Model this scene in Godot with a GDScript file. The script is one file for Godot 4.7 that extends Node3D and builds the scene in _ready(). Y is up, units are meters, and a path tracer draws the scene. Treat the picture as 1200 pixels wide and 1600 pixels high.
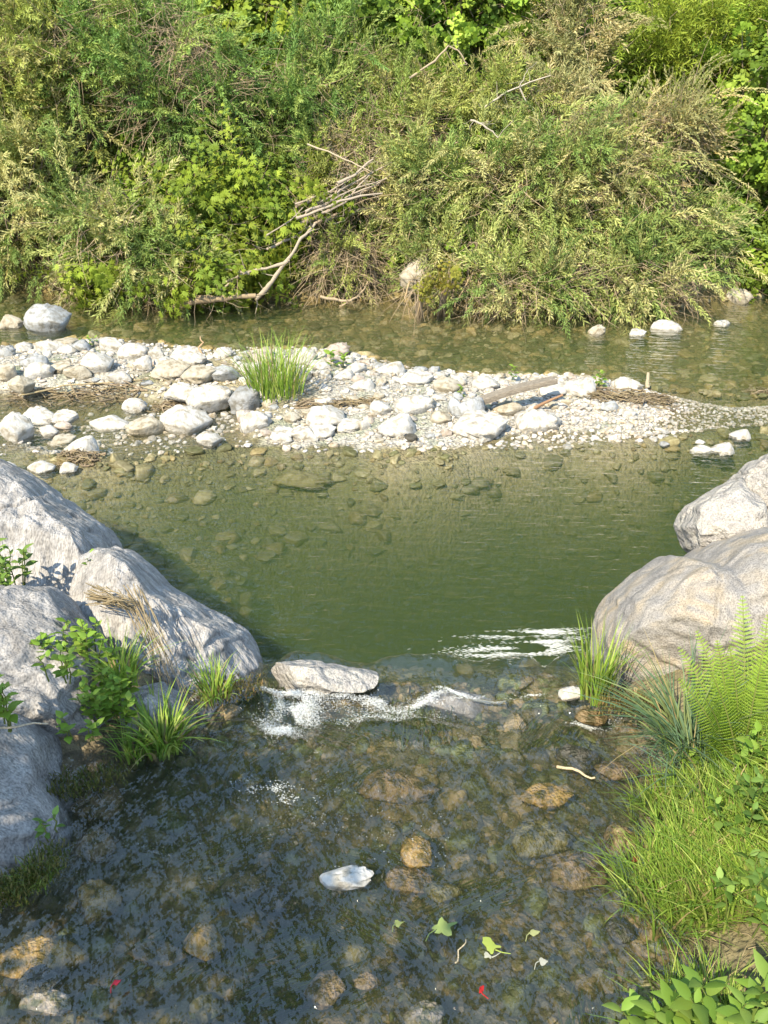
extends Node3D
# A clear stream runs away from the viewer between boulders, over a sill, into a green river pool; a gravel bar and a brushy far bank lie beyond.

var rng := RandomNumberGenerator.new()
var used := {}
var na := FastNoiseLite.new()
var nb := FastNoiseLite.new()
var M := {}
var STONES: Array = []

var FAR := PackedVector2Array([Vector2(-30.00, 13.00), Vector2(-5.25, 12.69), Vector2(-4.23, 12.50), Vector2(-3.24, 11.66), Vector2(-2.44, 11.72), Vector2(-1.27, 12.22), Vector2(0.00, 12.15), Vector2(0.80, 11.47), Vector2(2.15, 11.41), Vector2(3.26, 11.72), Vector2(4.40, 11.98), Vector2(5.18, 12.50), Vector2(30.00, 13.20)])
var REAR := PackedVector2Array([Vector2(-30.00, 10.20), Vector2(-4.29, 10.09), Vector2(-3.15, 10.39), Vector2(-1.91, 9.97), Vector2(-0.57, 9.97), Vector2(0.33, 9.31), Vector2(1.29, 9.00), Vector2(2.22, 8.80), Vector2(2.62, 8.61), Vector2(3.68, 8.44), Vector2(30.00, 8.20)])
var FRONT := PackedVector2Array([Vector2(-30.00, 7.00), Vector2(-3.20, 7.16), Vector2(-2.35, 6.96), Vector2(-1.45, 7.23), Vector2(-0.64, 7.16), Vector2(0.26, 7.09), Vector2(1.03, 7.26), Vector2(1.64, 7.34), Vector2(2.19, 7.37), Vector2(2.80, 7.59), Vector2(3.45, 7.83), Vector2(30.00, 8.00)])
var XL := PackedVector2Array([Vector2(0.00, -1.50), Vector2(1.80, -1.36), Vector2(2.35, -1.20), Vector2(2.90, -1.05), Vector2(3.30, -0.85), Vector2(3.65, -0.68), Vector2(4.00, -0.75), Vector2(4.60, -1.30), Vector2(5.40, -2.30), Vector2(6.50, -3.60), Vector2(7.20, -5.50), Vector2(8.00, -20.00)])
var XR := PackedVector2Array([Vector2(0.00, 0.90), Vector2(2.00, 0.86), Vector2(2.50, 0.90), Vector2(3.00, 1.06), Vector2(3.50, 1.06), Vector2(4.00, 1.15), Vector2(4.50, 1.45), Vector2(5.20, 2.10), Vector2(6.00, 3.20), Vector2(7.00, 5.50), Vector2(8.00, 20.00)])
const EXPOSURE := 2.75
const BASE := 0.77
const TO_SUN := Vector3(-0.36, 0.70, 0.61)
var BOULDERS := [
	{"n": "streaked_boulder", "l": "tall pale streaked boulder rising highest on the bank opposite the fern", "o": [Vector3(-3.019, 1.185, -4.853), Vector3(-2.486, 1.043, -4.781), Vector3(-2.131, 0.894, -4.706), Vector3(-1.989, 0.811, -4.664), Vector3(-1.818, 0.694, -4.605), Vector3(-1.641, 0.589, -4.552), Vector3(-1.570, 0.488, -4.501), Vector3(-1.527, 0.345, -4.429), Vector3(-1.456, 0.171, -4.341), Vector3(-1.705, 0.012, -4.261), Vector3(-2.309, 0.012, -4.261), Vector3(-3.019, 0.107, -4.309)], "f": 0.4, "b": 0.7, "x": 0.4, "s": 3, "k": Vector3(-0.3, 1, 0.1), "a": 0.05, "c": 2, "m": "gneiss", "p": [[Vector3(-0.12, 0.55, 0.83).normalized(), 0.24]]},
	{"n": "tilted_boulder", "l": "long tilted grey boulder sloping into the pool, dead grass hanging over it", "o": [Vector3(-1.536, 0.741, -4.035), Vector3(-1.386, 0.758, -4.043), Vector3(-1.249, 0.678, -4.003), Vector3(-1.163, 0.576, -3.951), Vector3(-1.020, 0.505, -3.915), Vector3(-0.860, 0.419, -3.872), Vector3(-0.717, 0.348, -3.836), Vector3(-0.653, 0.269, -3.796), Vector3(-0.631, 0.166, -3.744), Vector3(-0.717, 0.078, -3.700), Vector3(-0.924, -0.036, -3.642), Vector3(-1.083, -0.121, -3.599), Vector3(-1.338, -0.150, -3.585), Vector3(-1.593, 0.121, -3.722), Vector3(-1.650, 0.490, -3.908)], "f": 0.38, "b": 0.55, "x": 0.4, "s": 7, "k": Vector3(0.55, -1, 0.2), "a": 0.055, "c": 3, "m": "gneiss", "p": [[Vector3(0.1, 0.75, 0.65).normalized(), 0.2], [Vector3(-0.25, 0.3, 0.92).normalized(), 0.24]]},
	{"n": "shaded_boulder", "l": "dark mottled boulder in dappled shade below the leafy green weeds", "o": [Vector3(-2.234, 0.925, -3.489), Vector3(-1.816, 0.870, -3.461), Vector3(-1.564, 0.855, -3.454), Vector3(-1.466, 0.770, -3.411), Vector3(-1.363, 0.663, -3.357), Vector3(-1.251, 0.576, -3.313), Vector3(-1.179, 0.426, -3.237), Vector3(-1.117, 0.227, -3.136), Vector3(-1.173, 0.139, -3.092), Vector3(-1.369, 0.077, -3.061), Vector3(-1.536, 0.089, -3.067), Vector3(-1.620, 0.276, -3.162), Vector3(-2.234, 0.301, -3.174)], "f": 0.33, "b": 0.6, "x": 0.4, "s": 11, "k": Vector3(0.3, 1, 0.2), "a": 0.05, "c": 7, "m": "granite_dark"},
	{"n": "low_boulder", "l": "low grey boulder with mossy foot, its base in the near stream", "o": [Vector3(-2.076, 0.776, -2.798), Vector3(-1.738, 0.732, -2.776), Vector3(-1.497, 0.700, -2.759), Vector3(-1.388, 0.603, -2.710), Vector3(-1.340, 0.474, -2.645), Vector3(-1.267, 0.366, -2.591), Vector3(-1.236, 0.258, -2.536), Vector3(-1.299, 0.162, -2.487), Vector3(-1.400, 0.118, -2.466), Vector3(-1.593, 0.065, -2.438), Vector3(-2.076, 0.065, -2.438)], "f": 0.28, "b": 0.6, "x": 0.4, "s": 15, "k": Vector3(0.4, -1, 0.2), "a": 0.045, "c": 7, "m": "granite_dark"},
	{"n": "slab_rock", "l": "small light slab of rock wedged under the tilted boulder by the grass", "o": [Vector3(-1.182, 0.382, -3.361), Vector3(-1.038, 0.408, -3.374), Vector3(-0.894, 0.323, -3.331), Vector3(-0.859, 0.240, -3.289), Vector3(-0.974, 0.158, -3.247), Vector3(-1.153, 0.176, -3.257)], "f": 0.14, "b": 0.4, "x": 0.4, "s": 19, "k": Vector3(0.5, -1, 0.2), "a": 0.02, "c": 2, "m": "gneiss"},
	{"n": "stained_boulder", "l": "big smooth warm grey boulder with ochre stains behind the fern", "o": [Vector3(1.501, 0.697, -4.046), Vector3(1.636, 0.674, -4.035), Vector3(1.764, 0.760, -4.078), Vector3(1.924, 0.812, -4.104), Vector3(2.405, 0.903, -4.151), Vector3(2.630, 0.331, -3.861), Vector3(2.405, -0.156, -3.616), Vector3(1.764, -0.127, -3.630), Vector3(1.411, -0.013, -3.688), Vector3(1.161, 0.050, -3.720), Vector3(1.110, 0.188, -3.789), Vector3(1.122, 0.374, -3.883), Vector3(1.203, 0.503, -3.948), Vector3(1.347, 0.609, -4.002)], "f": 0.48, "b": 0.8, "x": 0.6, "s": 23, "k": Vector3(1, 0.6, 0.1), "a": 0.035, "c": 2, "m": "granite_warm"},
	{"n": "perched_boulder", "l": "rounded pale boulder perched on the big stained boulder, dark crack beside it", "o": [Vector3(1.700, 0.585, -4.606), Vector3(1.757, 0.687, -4.658), Vector3(1.901, 0.767, -4.698), Vector3(2.015, 0.831, -4.730), Vector3(2.080, 0.703, -4.666), Vector3(2.116, 0.534, -4.580), Vector3(1.972, 0.489, -4.557), Vector3(1.829, 0.393, -4.509), Vector3(1.739, 0.457, -4.541)], "f": 0.28, "b": 0.5, "x": 0.65, "s": 27, "k": Vector3(0.3, 1, 0.1), "a": 0.04, "c": 3, "m": "granite_pale"},
	{"n": "cracked_boulder", "l": "pale rugged boulder leaning against the perched boulder across a dark crack", "o": [Vector3(2.023, 0.835, -4.732), Vector3(2.152, 0.928, -4.779), Vector3(2.439, 1.008, -4.819), Vector3(2.941, 1.008, -4.819), Vector3(2.941, 0.495, -4.561), Vector3(2.367, 0.444, -4.535), Vector3(2.137, 0.502, -4.564), Vector3(2.073, 0.655, -4.641)], "f": 0.33, "b": 0.6, "x": 0.65, "s": 31, "k": Vector3(0.3, 1, 0.1), "a": 0.045, "c": 3, "m": "granite_pale"},
	{"n": "sill_rock", "l": "whitish angular rock with a rusty patch breaking the water at the sill", "o": [Vector3(-0.614, 0.256, -3.656), Vector3(-0.543, 0.306, -3.681), Vector3(-0.403, 0.312, -3.684), Vector3(-0.248, 0.301, -3.678), Vector3(-0.109, 0.279, -3.667), Vector3(0.016, 0.256, -3.656), Vector3(-0.078, 0.212, -3.633), Vector3(-0.310, 0.184, -3.619), Vector3(-0.497, 0.157, -3.605), Vector3(-0.596, 0.173, -3.614)], "f": 0.13, "b": 0.2, "x": 0.5, "s": 35, "k": Vector3(1, 0, 0.2), "a": 0.045, "c": 5, "m": "granite_pale"},
	{"n": "washed_rock", "l": "pale yellowish rock just under the foaming water of the sill", "o": [Vector3(0.171, 0.112, -3.583), Vector3(0.223, 0.173, -3.614), Vector3(0.326, 0.190, -3.622), Vector3(0.434, 0.162, -3.608), Vector3(0.543, 0.146, -3.600), Vector3(0.636, 0.101, -3.577), Vector3(0.605, 0.046, -3.549), Vector3(0.403, 0.029, -3.541), Vector3(0.233, 0.046, -3.549)], "f": 0.08, "b": 0.2, "x": 0.5, "s": 39, "k": Vector3(1, 0, 0.2), "a": 0.03, "c": 4, "m": "granite_warm"}]
var STONE_LIST := [
	[-3.961, 0.064, -10.800, 0.628, 0.356, 0.502, 0.12, 5, "stone_blue", "river_boulder", "large grey boulder standing in the far channel beyond the stones", ""],
	[-4.422, 0.032, -10.835, 0.257, 0.179, 0.206, 0.30, 8, "stone_beige", "river_stone", "rounded pale stone touching the large grey boulder in the channel", ""],
	[4.629, 0.035, -12.103, 0.333, 0.193, 0.266, -0.47, 7, "stone_beige", "river_stone", "pale rounded stone at the foot of the bank bushes", ""],
	[2.464, 0.022, -10.560, 0.192, 0.125, 0.154, 0.28, 3, "stone_beige", "river_stone", "small upright cream stone standing in the far channel", ""],
	[2.945, -0.014, -10.563, 0.207, 0.104, 0.166, 0.15, 2, "stone_white", "river_stone", "flat white stone barely above the far channel water", ""],
	[3.336, -0.028, -10.815, 0.346, 0.173, 0.277, -0.39, 7, "stone_white", "river_stone", "long low white stone lying in the far channel", ""],
	[4.075, -0.015, -10.983, 0.199, 0.100, 0.159, 0.37, 6, "stone_white", "river_stone", "low pale stone in the far channel near the bank", ""],
	[-0.511, 0.067, -9.646, 0.259, 0.153, 0.207, 0.04, 3, "stone_pink", "river_stone", "pinkish domed stone at the back edge of the bar by a weed", ""],
	[-3.534, 0.091, -9.543, 0.337, 0.175, 0.269, 0.23, 6, "stone_white", "river_stone", "wide low whitish stone along the back crest of the stone heap", "stones on the back crest of the bar"],
	[-2.951, 0.096, -9.703, 0.328, 0.197, 0.262, -0.32, 6, "stone_white", "river_stone", "medium tall whitish stone along the back crest of the stone heap", "stones on the back crest of the bar"],
	[-3.315, 0.086, -9.446, 0.188, 0.144, 0.150, 0.26, 1, "stone_white", "river_stone", "narrow tall whitish stone along the back crest of the stone heap", "stones on the back crest of the bar"],
	[-2.622, 0.094, -9.391, 0.332, 0.188, 0.266, 0.12, 7, "stone_white", "river_stone", "wide tall whitish stone along the back crest of the stone heap", "stones on the back crest of the bar"],
	[-2.352, 0.098, -9.328, 0.185, 0.209, 0.148, -0.37, 0, "stone_white", "river_stone", "narrow tall whitish stone along the back crest of the stone heap", "stones on the back crest of the bar"],
	[-2.056, 0.067, -9.395, 0.371, 0.186, 0.297, 0.27, 2, "stone_white", "river_stone", "wide low whitish stone along the back crest of the stone heap", "stones on the back crest of the bar"],
	[-1.701, 0.088, -9.417, 0.227, 0.154, 0.181, -0.21, 3, "stone_white", "river_stone", "medium tall whitish stone along the back crest of the stone heap", "stones on the back crest of the bar"],
	[-3.928, 0.090, -9.376, 0.160, 0.165, 0.128, 0.38, 3, "stone_blue", "river_stone", "narrow tall light grey stone along the back crest of the stone heap", "stones on the back crest of the bar"],
	[-0.845, 0.117, -9.173, 0.299, 0.204, 0.239, -0.32, 3, "stone_white", "river_stone", "large whitish stone behind the tall grass tuft", ""],
	[-3.385, 0.148, -8.268, 0.273, 0.155, 0.219, -0.20, 5, "stone_beige", "river_stone", "medium tall beige stone in the middle of the stone heap", "stones in the middle of the stone heap"],
	[-3.652, 0.157, -8.625, 0.210, 0.207, 0.168, -0.33, 2, "stone_beige", "river_stone", "narrow tall beige stone in the middle of the stone heap", "stones in the middle of the stone heap"],
	[-3.458, 0.141, -8.941, 0.317, 0.159, 0.254, -0.43, 4, "stone_blue", "river_stone", "wide low light grey stone in the middle of the stone heap", "stones in the middle of the stone heap"],
	[-2.816, 0.162, -8.817, 0.375, 0.232, 0.300, 0.10, 5, "stone_white", "river_stone", "wide tall whitish stone in the middle of the stone heap", "stones in the middle of the stone heap"],
	[-2.375, 0.150, -8.889, 0.203, 0.164, 0.162, -0.19, 4, "stone_white", "river_stone", "narrow tall whitish stone in the middle of the stone heap", "stones in the middle of the stone heap"],
	[-2.071, 0.149, -8.689, 0.371, 0.185, 0.297, 0.20, 2, "stone_beige", "river_stone", "wide low beige stone in the middle of the stone heap", "stones in the middle of the stone heap"],
	[-1.772, 0.153, -8.560, 0.318, 0.184, 0.254, -0.03, 2, "stone_beige", "river_stone", "wide tall beige stone in the middle of the stone heap", "stones in the middle of the stone heap"],
	[-2.532, 0.139, -8.525, 0.244, 0.122, 0.195, -0.24, 0, "stone_white", "river_stone", "medium low whitish stone in the middle of the stone heap", "stones in the middle of the stone heap"],
	[-1.535, 0.149, -8.598, 0.270, 0.162, 0.216, 0.34, 0, "stone_blue", "river_stone", "medium tall light grey stone in the middle of the stone heap", "stones in the middle of the stone heap"],
	[-2.964, 0.147, -8.652, 0.272, 0.148, 0.217, -0.13, 0, "stone_beige", "river_stone", "medium low beige stone in the middle of the stone heap", "stones in the middle of the stone heap"],
	[-3.177, 0.143, -8.829, 0.226, 0.127, 0.181, -0.45, 2, "stone_beige", "river_stone", "narrow tall beige stone in the middle of the stone heap", "stones in the middle of the stone heap"],
	[-1.933, 0.141, -9.083, 0.258, 0.129, 0.206, -0.38, 3, "stone_white", "river_stone", "medium low whitish stone in the middle of the stone heap", "stones in the middle of the stone heap"],
	[-1.596, 0.089, -8.059, 0.418, 0.209, 0.334, 0.43, 7, "stone_white", "river_stone", "broad whitish stone beside the upright grey stone", ""],
	[-1.260, 0.104, -7.974, 0.266, 0.299, 0.213, -0.16, 2, "stone_grey", "river_stone", "upright smooth grey stone in front of the grass tuft", ""],
	[-1.859, 0.090, -8.199, 0.342, 0.171, 0.274, -0.15, 8, "stone_white", "river_stone", "whitish stone leaning on the broad stone near the litter", ""],
	[-2.293, 0.023, -8.048, 0.222, 0.127, 0.178, -0.25, 7, "stone_white", "river_stone", "white stone standing alone in the shallow inlet", ""],
	[-1.750, 0.008, -7.654, 0.522, 0.261, 0.418, -0.39, 5, "stone_white", "river_stone", "largest white slab stone at the water edge of the inlet", ""],
	[-2.050, 0.025, -7.524, 0.320, 0.160, 0.256, 0.36, 0, "stone_beige", "river_stone", "smooth cream stone half in water beside the largest slab", ""],
	[-2.413, -0.044, -7.697, 0.348, 0.174, 0.278, -0.07, 1, "stone_white", "river_stone", "flat whitish stones lying low in the inlet water", ""],
	[-3.085, -0.003, -7.823, 0.330, 0.165, 0.264, -0.29, 8, "stone_white", "river_stone", "low white stone in the inlet behind the rounded one", ""],
	[-2.856, 0.011, -7.792, 0.239, 0.119, 0.191, 0.11, 2, "stone_white", "river_stone", "small white stone next to the reddish one in the inlet", ""],
	[-2.807, 0.010, -7.593, 0.156, 0.078, 0.125, -0.16, 8, "stone_pink", "river_stone", "reddish flat stone between the white inlet stones", ""],
	[-3.130, 0.051, -7.373, 0.325, 0.281, 0.260, -0.41, 5, "stone_white", "river_stone", "big round white stone standing in the inlet shallows", ""],
	[-2.879, 0.020, -7.440, 0.165, 0.113, 0.132, -0.19, 1, "stone_white", "river_stone", "small pointed white stone by the reddish stone", ""],
	[-2.461, 0.030, -7.067, 0.272, 0.166, 0.218, 0.13, 4, "stone_white", "river_stone", "round white stone behind the clump of drift litter", ""],
	[-2.731, -0.026, -7.330, 0.216, 0.108, 0.173, 0.50, 2, "stone_beige", "river_stone", "flat beige stone awash beside the drift litter clump", ""],
	[-2.694, 0.015, -6.689, 0.191, 0.095, 0.153, 0.22, 1, "stone_white", "river_stone", "pale wedge shaped stone in the pool near the tall boulder", ""],
	[-2.479, 0.017, -6.658, 0.130, 0.092, 0.104, 0.49, 8, "stone_white", "river_stone", "small pale stone under the drift litter clump", ""],
	[-3.006, -0.004, -6.739, 0.172, 0.086, 0.137, 0.42, 0, "stone_white", "river_stone", "whitish stone at pool edge behind the streaked boulder", ""],
	[-1.471, 0.019, -7.240, 0.246, 0.123, 0.197, -0.26, 5, "stone_white", "river_stone", "white loaf shaped stone standing in the pool margin", ""],
	[-1.117, 0.035, -7.496, 0.253, 0.197, 0.203, 0.33, 7, "stone_white", "river_stone", "white stone with dark wet side below the grey stone", ""],
	[-0.851, 0.012, -7.297, 0.216, 0.108, 0.172, 0.15, 2, "stone_white", "river_stone", "white stone in the row along the pool edge", "row of white stones along the pool edge"],
	[-0.671, -0.019, -7.282, 0.268, 0.134, 0.215, -0.44, 0, "stone_white", "river_stone", "white stone in the row along the pool edge", "row of white stones along the pool edge"],
	[-0.497, -0.054, -7.572, 0.420, 0.210, 0.336, 0.30, 5, "stone_white", "river_stone", "white stone in the row along the pool edge", "row of white stones along the pool edge"],
	[-0.541, -0.029, -7.350, 0.271, 0.135, 0.216, 0.34, 2, "stone_white", "river_stone", "white stone in the row along the pool edge", "row of white stones along the pool edge"],
	[-0.301, -0.016, -7.457, 0.241, 0.121, 0.193, 0.48, 2, "stone_white", "river_stone", "white stone in the row along the pool edge", "row of white stones along the pool edge"],
	[-0.181, 0.021, -7.431, 0.132, 0.119, 0.105, 0.13, 6, "stone_white", "river_stone", "white stone in the row along the pool edge", "row of white stones along the pool edge"],
	[-0.877, -0.018, -7.234, 0.214, 0.107, 0.171, -0.39, 6, "stone_white", "river_stone", "white stone in the row along the pool edge", "row of white stones along the pool edge"],
	[-0.622, 0.032, -7.750, 0.204, 0.102, 0.163, -0.13, 0, "stone_beige", "river_stone", "low beige stone in the algae patch by the grass tuft", ""],
	[0.135, 0.039, -7.370, 0.346, 0.215, 0.277, 0.34, 4, "stone_white", "river_stone", "white stone hummock with a dark stone at its foot", ""],
	[0.224, 0.016, -7.196, 0.118, 0.089, 0.094, -0.36, 2, "stone_dark", "river_stone", "small dark wet stone at the foot of the white hummock", ""],
	[0.270, 0.067, -7.740, 0.348, 0.174, 0.279, 0.48, 7, "stone_white", "river_stone", "broad flat white stone in the middle of low gravel", ""],
	[-0.028, 0.086, -7.738, 0.237, 0.147, 0.189, 0.46, 5, "stone_white", "river_stone", "white oval stone with greenish top in low gravel", ""],
	[0.096, 0.073, -8.950, 0.306, 0.153, 0.245, -0.02, 4, "stone_white", "river_stone", "white rounded stone on the rear edge of the low gravel", ""],
	[0.318, 0.087, -8.560, 0.330, 0.165, 0.264, -0.03, 2, "stone_white", "river_stone", "whitish stone behind the low gravel near the far water", ""],
	[0.769, 0.077, -7.646, 0.323, 0.261, 0.259, -0.39, 4, "stone_blue", "river_stone", "tall angular light grey stone under the low end of the plank", ""],
	[0.632, 0.064, -7.720, 0.169, 0.191, 0.136, 0.32, 5, "stone_blue", "river_stone", "narrow upright bluish stone beside the angular light grey stone", ""],
	[0.824, -0.047, -7.419, 0.466, 0.233, 0.373, 0.03, 2, "stone_white", "river_stone", "wide white slab at the pool edge, mirrored in the water", ""],
	[1.323, -0.048, -7.543, 0.375, 0.187, 0.300, 0.13, 7, "stone_white", "river_stone", "long low white stone at the pool edge right under the plank", ""],
	[1.567, 0.109, -8.183, 0.306, 0.160, 0.245, 0.37, 2, "stone_white", "river_stone", "whitish stone under the raised end of the plank", ""],
	[1.828, 0.049, -8.197, 0.366, 0.183, 0.293, -0.41, 4, "stone_white", "river_stone", "pale stone beside the plank end toward the litter tangle", ""],
	[2.298, 0.075, -8.416, 0.278, 0.139, 0.223, 0.02, 8, "stone_white", "river_stone", "clean white oval stone behind the litter tangle", ""],
	[0.959, 0.090, -8.363, 0.312, 0.156, 0.249, 0.37, 5, "stone_white", "river_stone", "white stone behind the plank on the bar crest", ""],
	[0.595, 0.096, -8.297, 0.322, 0.161, 0.257, -0.44, 5, "stone_beige", "river_stone", "cream stone on the bar crest behind the plank end", ""],
	[1.131, 0.073, -7.779, 0.283, 0.141, 0.226, 0.19, 0, "stone_beige", "river_stone", "beige stone beneath the middle of the plank", ""],
	[0.498, 0.043, -7.558, 0.222, 0.111, 0.177, 0.26, 5, "stone_beige", "river_stone", "beige stone between white hummock and angular grey stone", ""],
	[-0.180, 0.106, -8.376, 0.241, 0.120, 0.193, 0.06, 4, "stone_white", "river_stone", "white stone on the low gravel near the far edge", ""],
	[-0.372, 0.105, -8.667, 0.223, 0.112, 0.179, 0.34, 4, "stone_white", "river_stone", "small white stone on the low gravel behind the weeds", ""],
	[2.029, 0.052, -7.845, 0.183, 0.091, 0.146, 0.27, 4, "stone_blue", "river_stone", "bluish stone half buried in the litter tangle", ""],
	[2.352, 0.001, -7.195, 0.096, 0.048, 0.077, 0.46, 5, "stone_grey", "river_stone", "tiny grey stone alone in the shallow water off the spit", ""],
	[2.651, -0.025, -7.100, 0.190, 0.095, 0.152, 0.15, 0, "stone_white", "river_stone", "flat white stone in the water off the gravel spit", ""],
	[2.818, -0.002, -7.096, 0.200, 0.100, 0.160, -0.03, 4, "stone_white", "river_stone", "white stone with mirror image in the water off the spit", ""],
	[3.061, 0.007, -7.383, 0.185, 0.093, 0.148, -0.17, 4, "stone_white", "river_stone", "triangular white stone off the end of the gravel spit", ""],
	[2.662, -0.000, -7.242, 0.075, 0.038, 0.060, -0.04, 8, "stone_white", "river_stone", "tiny white stone behind the flat one off the spit", ""],
	[-0.146, 0.305, -2.399, 0.185, 0.053, 0.094, 0.09, 3, "stone_white", "stream_stone", "flat white stone breaking the surface of the dark stream", ""],
	[0.126, 0.250, -2.560, 0.146, 0.075, 0.144, 0.18, 5, "wet_stone_ochre", "stream_stone", "golden ochre stone under the rippling stream water", ""],
	[0.095, 0.210, -2.465, 0.215, 0.067, 0.129, -0.14, 5, "wet_stone_brown", "stream_stone", "broad tan stone lying under water below the ochre one", ""],
	[0.211, 0.220, -2.407, 0.141, 0.049, 0.095, 0.14, 6, "wet_stone_olive", "stream_stone", "olive pebbled stone under water beside the flat white stone", ""],
	[0.673, 0.230, -2.890, 0.211, 0.063, 0.121, -0.09, 2, "wet_stone_ochre", "stream_stone", "yellowish stone under shallow water near the grassy bank", ""],
	[0.614, 0.210, -2.661, 0.226, 0.088, 0.169, 0.22, 7, "wet_stone_olive", "stream_stone", "mottled greenish stone under water off the grassy bank", ""],
	[0.735, 0.210, -2.504, 0.265, 0.084, 0.163, 0.29, 5, "wet_stone_brown", "stream_stone", "wide brown stone under shallow water by the bank grass", ""],
	[0.920, 0.262, -2.602, 0.147, 0.094, 0.182, 0.01, 8, "wet_stone_brown", "stream_stone", "round brown stone in the shallows against the bank grass", ""],
	[0.835, 0.262, -3.064, 0.175, 0.092, 0.177, 0.29, 6, "wet_stone_dark", "stream_stone", "dark rounded stone poking out below the big stained boulder", ""],
	[0.945, 0.262, -3.338, 0.174, 0.053, 0.102, -0.18, 5, "wet_stone_brown", "stream_stone", "brownish stone in the riffle below the green grass tuft", ""],
	[0.883, 0.262, -3.515, 0.121, 0.042, 0.081, 0.26, 7, "stone_white", "stream_stone", "small white stone at the foot of the grass tuft", ""],
	[0.984, 0.262, -2.998, 0.162, 0.057, 0.109, -0.13, 1, "wet_stone_brown", "stream_stone", "tan flat stone in the shallows under the sedge", ""],
	[-0.559, 0.262, -2.941, 0.096, 0.041, 0.079, 0.13, 6, "wet_stone_olive", "stream_stone", "small pale olive stone in the riffle", ""],
	[-0.620, 0.230, -2.195, 0.133, 0.077, 0.149, -0.20, 8, "wet_stone_ochre", "stream_stone", "tan stone with ochre top under the near stream", ""],
	[-1.040, 0.230, -2.356, 0.162, 0.097, 0.187, 0.10, 6, "wet_stone_ochre", "stream_stone", "orange tan stone on the bed near the low boulder", ""],
	[-1.119, 0.220, -2.635, 0.149, 0.087, 0.168, -0.12, 8, "wet_stone_brown", "stream_stone", "tan stone on the bed beside the low boulder", ""],
	[-1.155, 0.230, -2.864, 0.210, 0.092, 0.177, 0.16, 4, "wet_stone_brown", "stream_stone", "tawny stone on the bed below the shaded boulder", ""],
	[-1.148, 0.230, -2.120, 0.282, 0.091, 0.175, 0.13, 0, "wet_stone_ochre", "stream_stone", "broad ochre stone on the bed at the near edge of the stream", ""],
	[-1.088, 0.250, -1.947, 0.164, 0.049, 0.094, -0.18, 7, "wet_stone_pink", "stream_stone", "salmon pink stone on the bed of the near stream", ""],
	[-1.129, 0.262, -2.013, 0.146, 0.059, 0.113, 0.07, 2, "wet_stone_dark", "stream_stone", "dark oval stone resting on the broad ochre stone", ""],
	[-0.188, 0.240, -2.006, 0.126, 0.064, 0.124, -0.17, 2, "wet_stone_brown", "stream_stone", "pitted tan stone under the near stream", ""],
	[-0.053, 0.230, -2.036, 0.085, 0.038, 0.074, 0.08, 0, "wet_stone_brown", "stream_stone", "small tan stone next to the pitted one", ""],
	[0.122, 0.230, -1.912, 0.122, 0.051, 0.099, 0.29, 3, "wet_stone_pink", "stream_stone", "pinkish stone at the near edge under water", ""],
	[-0.769, 0.210, -2.160, 0.198, 0.046, 0.089, -0.20, 2, "wet_stone_brown", "stream_stone", "long brown stone on the bed of the near stream", ""],
	[-0.522, 0.210, -2.445, 0.142, 0.066, 0.128, -0.23, 2, "wet_stone_brown", "stream_stone", "tan brown stone under dark water near the flat white stone", ""],
	[0.054, 0.190, -2.980, 0.298, 0.095, 0.183, -0.01, 8, "wet_stone_brown", "stream_stone", "large dim brown stone under the smooth stream water", ""],
	[-0.393, 0.230, -2.356, 0.116, 0.065, 0.125, -0.28, 7, "wet_stone_dark", "stream_stone", "blackish stone under the stream beside the flat white stone", ""],
	[0.816, 0.270, -2.202, 0.088, 0.056, 0.107, -0.09, 1, "wet_stone_dark", "stream_stone", "rough dark stone at the water edge by the floating leaves", ""],
	[0.846, 0.262, -1.967, 0.144, 0.087, 0.167, 0.05, 3, "wet_stone_olive", "stream_stone", "mossy olive stone in the shade at the bank foot", ""],
	[-2.182, -0.13, -6.677, 0.408, 0.12, 0.24, -0.08, 5, "stone_olive", "drowned_stone", "long drowned olive stone on the pool bed by the litter clump", ""],
	[-1.994, -0.13, -6.849, 0.361, 0.12, 0.24, -0.13, 6, "stone_olive", "drowned_stone", "dim brownish drowned stone on the pool bed", ""],
	[-1.561, -0.13, -6.887, 0.430, 0.12, 0.24, 0.11, 8, "stone_olive", "drowned_stone", "broad dark drowned slab off the white loaf stone", ""],
	[-0.955, -0.13, -7.055, 0.356, 0.12, 0.24, -0.28, 4, "stone_olive", "drowned_stone", "yellowish drowned stone off the row of white stones", ""],
	[-0.421, -0.13, -6.977, 0.314, 0.12, 0.24, 0.03, 5, "stone_olive", "drowned_stone", "flat yellow green drowned stone in the pool", ""],
	[1.231, -0.13, -7.527, 0.443, 0.12, 0.24, -0.12, 5, "stone_olive", "drowned_stone", "squarish drowned stone beside the wide white slab", ""],
	[-0.666, -0.13, -6.762, 0.423, 0.12, 0.24, -0.05, 8, "stone_olive", "drowned_stone", "greenish drowned stone in the deeper pool margin", ""],
	[0.446, 0.376, -11.850, 0.45, 0.45, 0.4, 0.3, 4, "stone_beige", "bank_rock", "pale squarish rock half hidden in the bank brush by the yellow plant", ""]]
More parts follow.
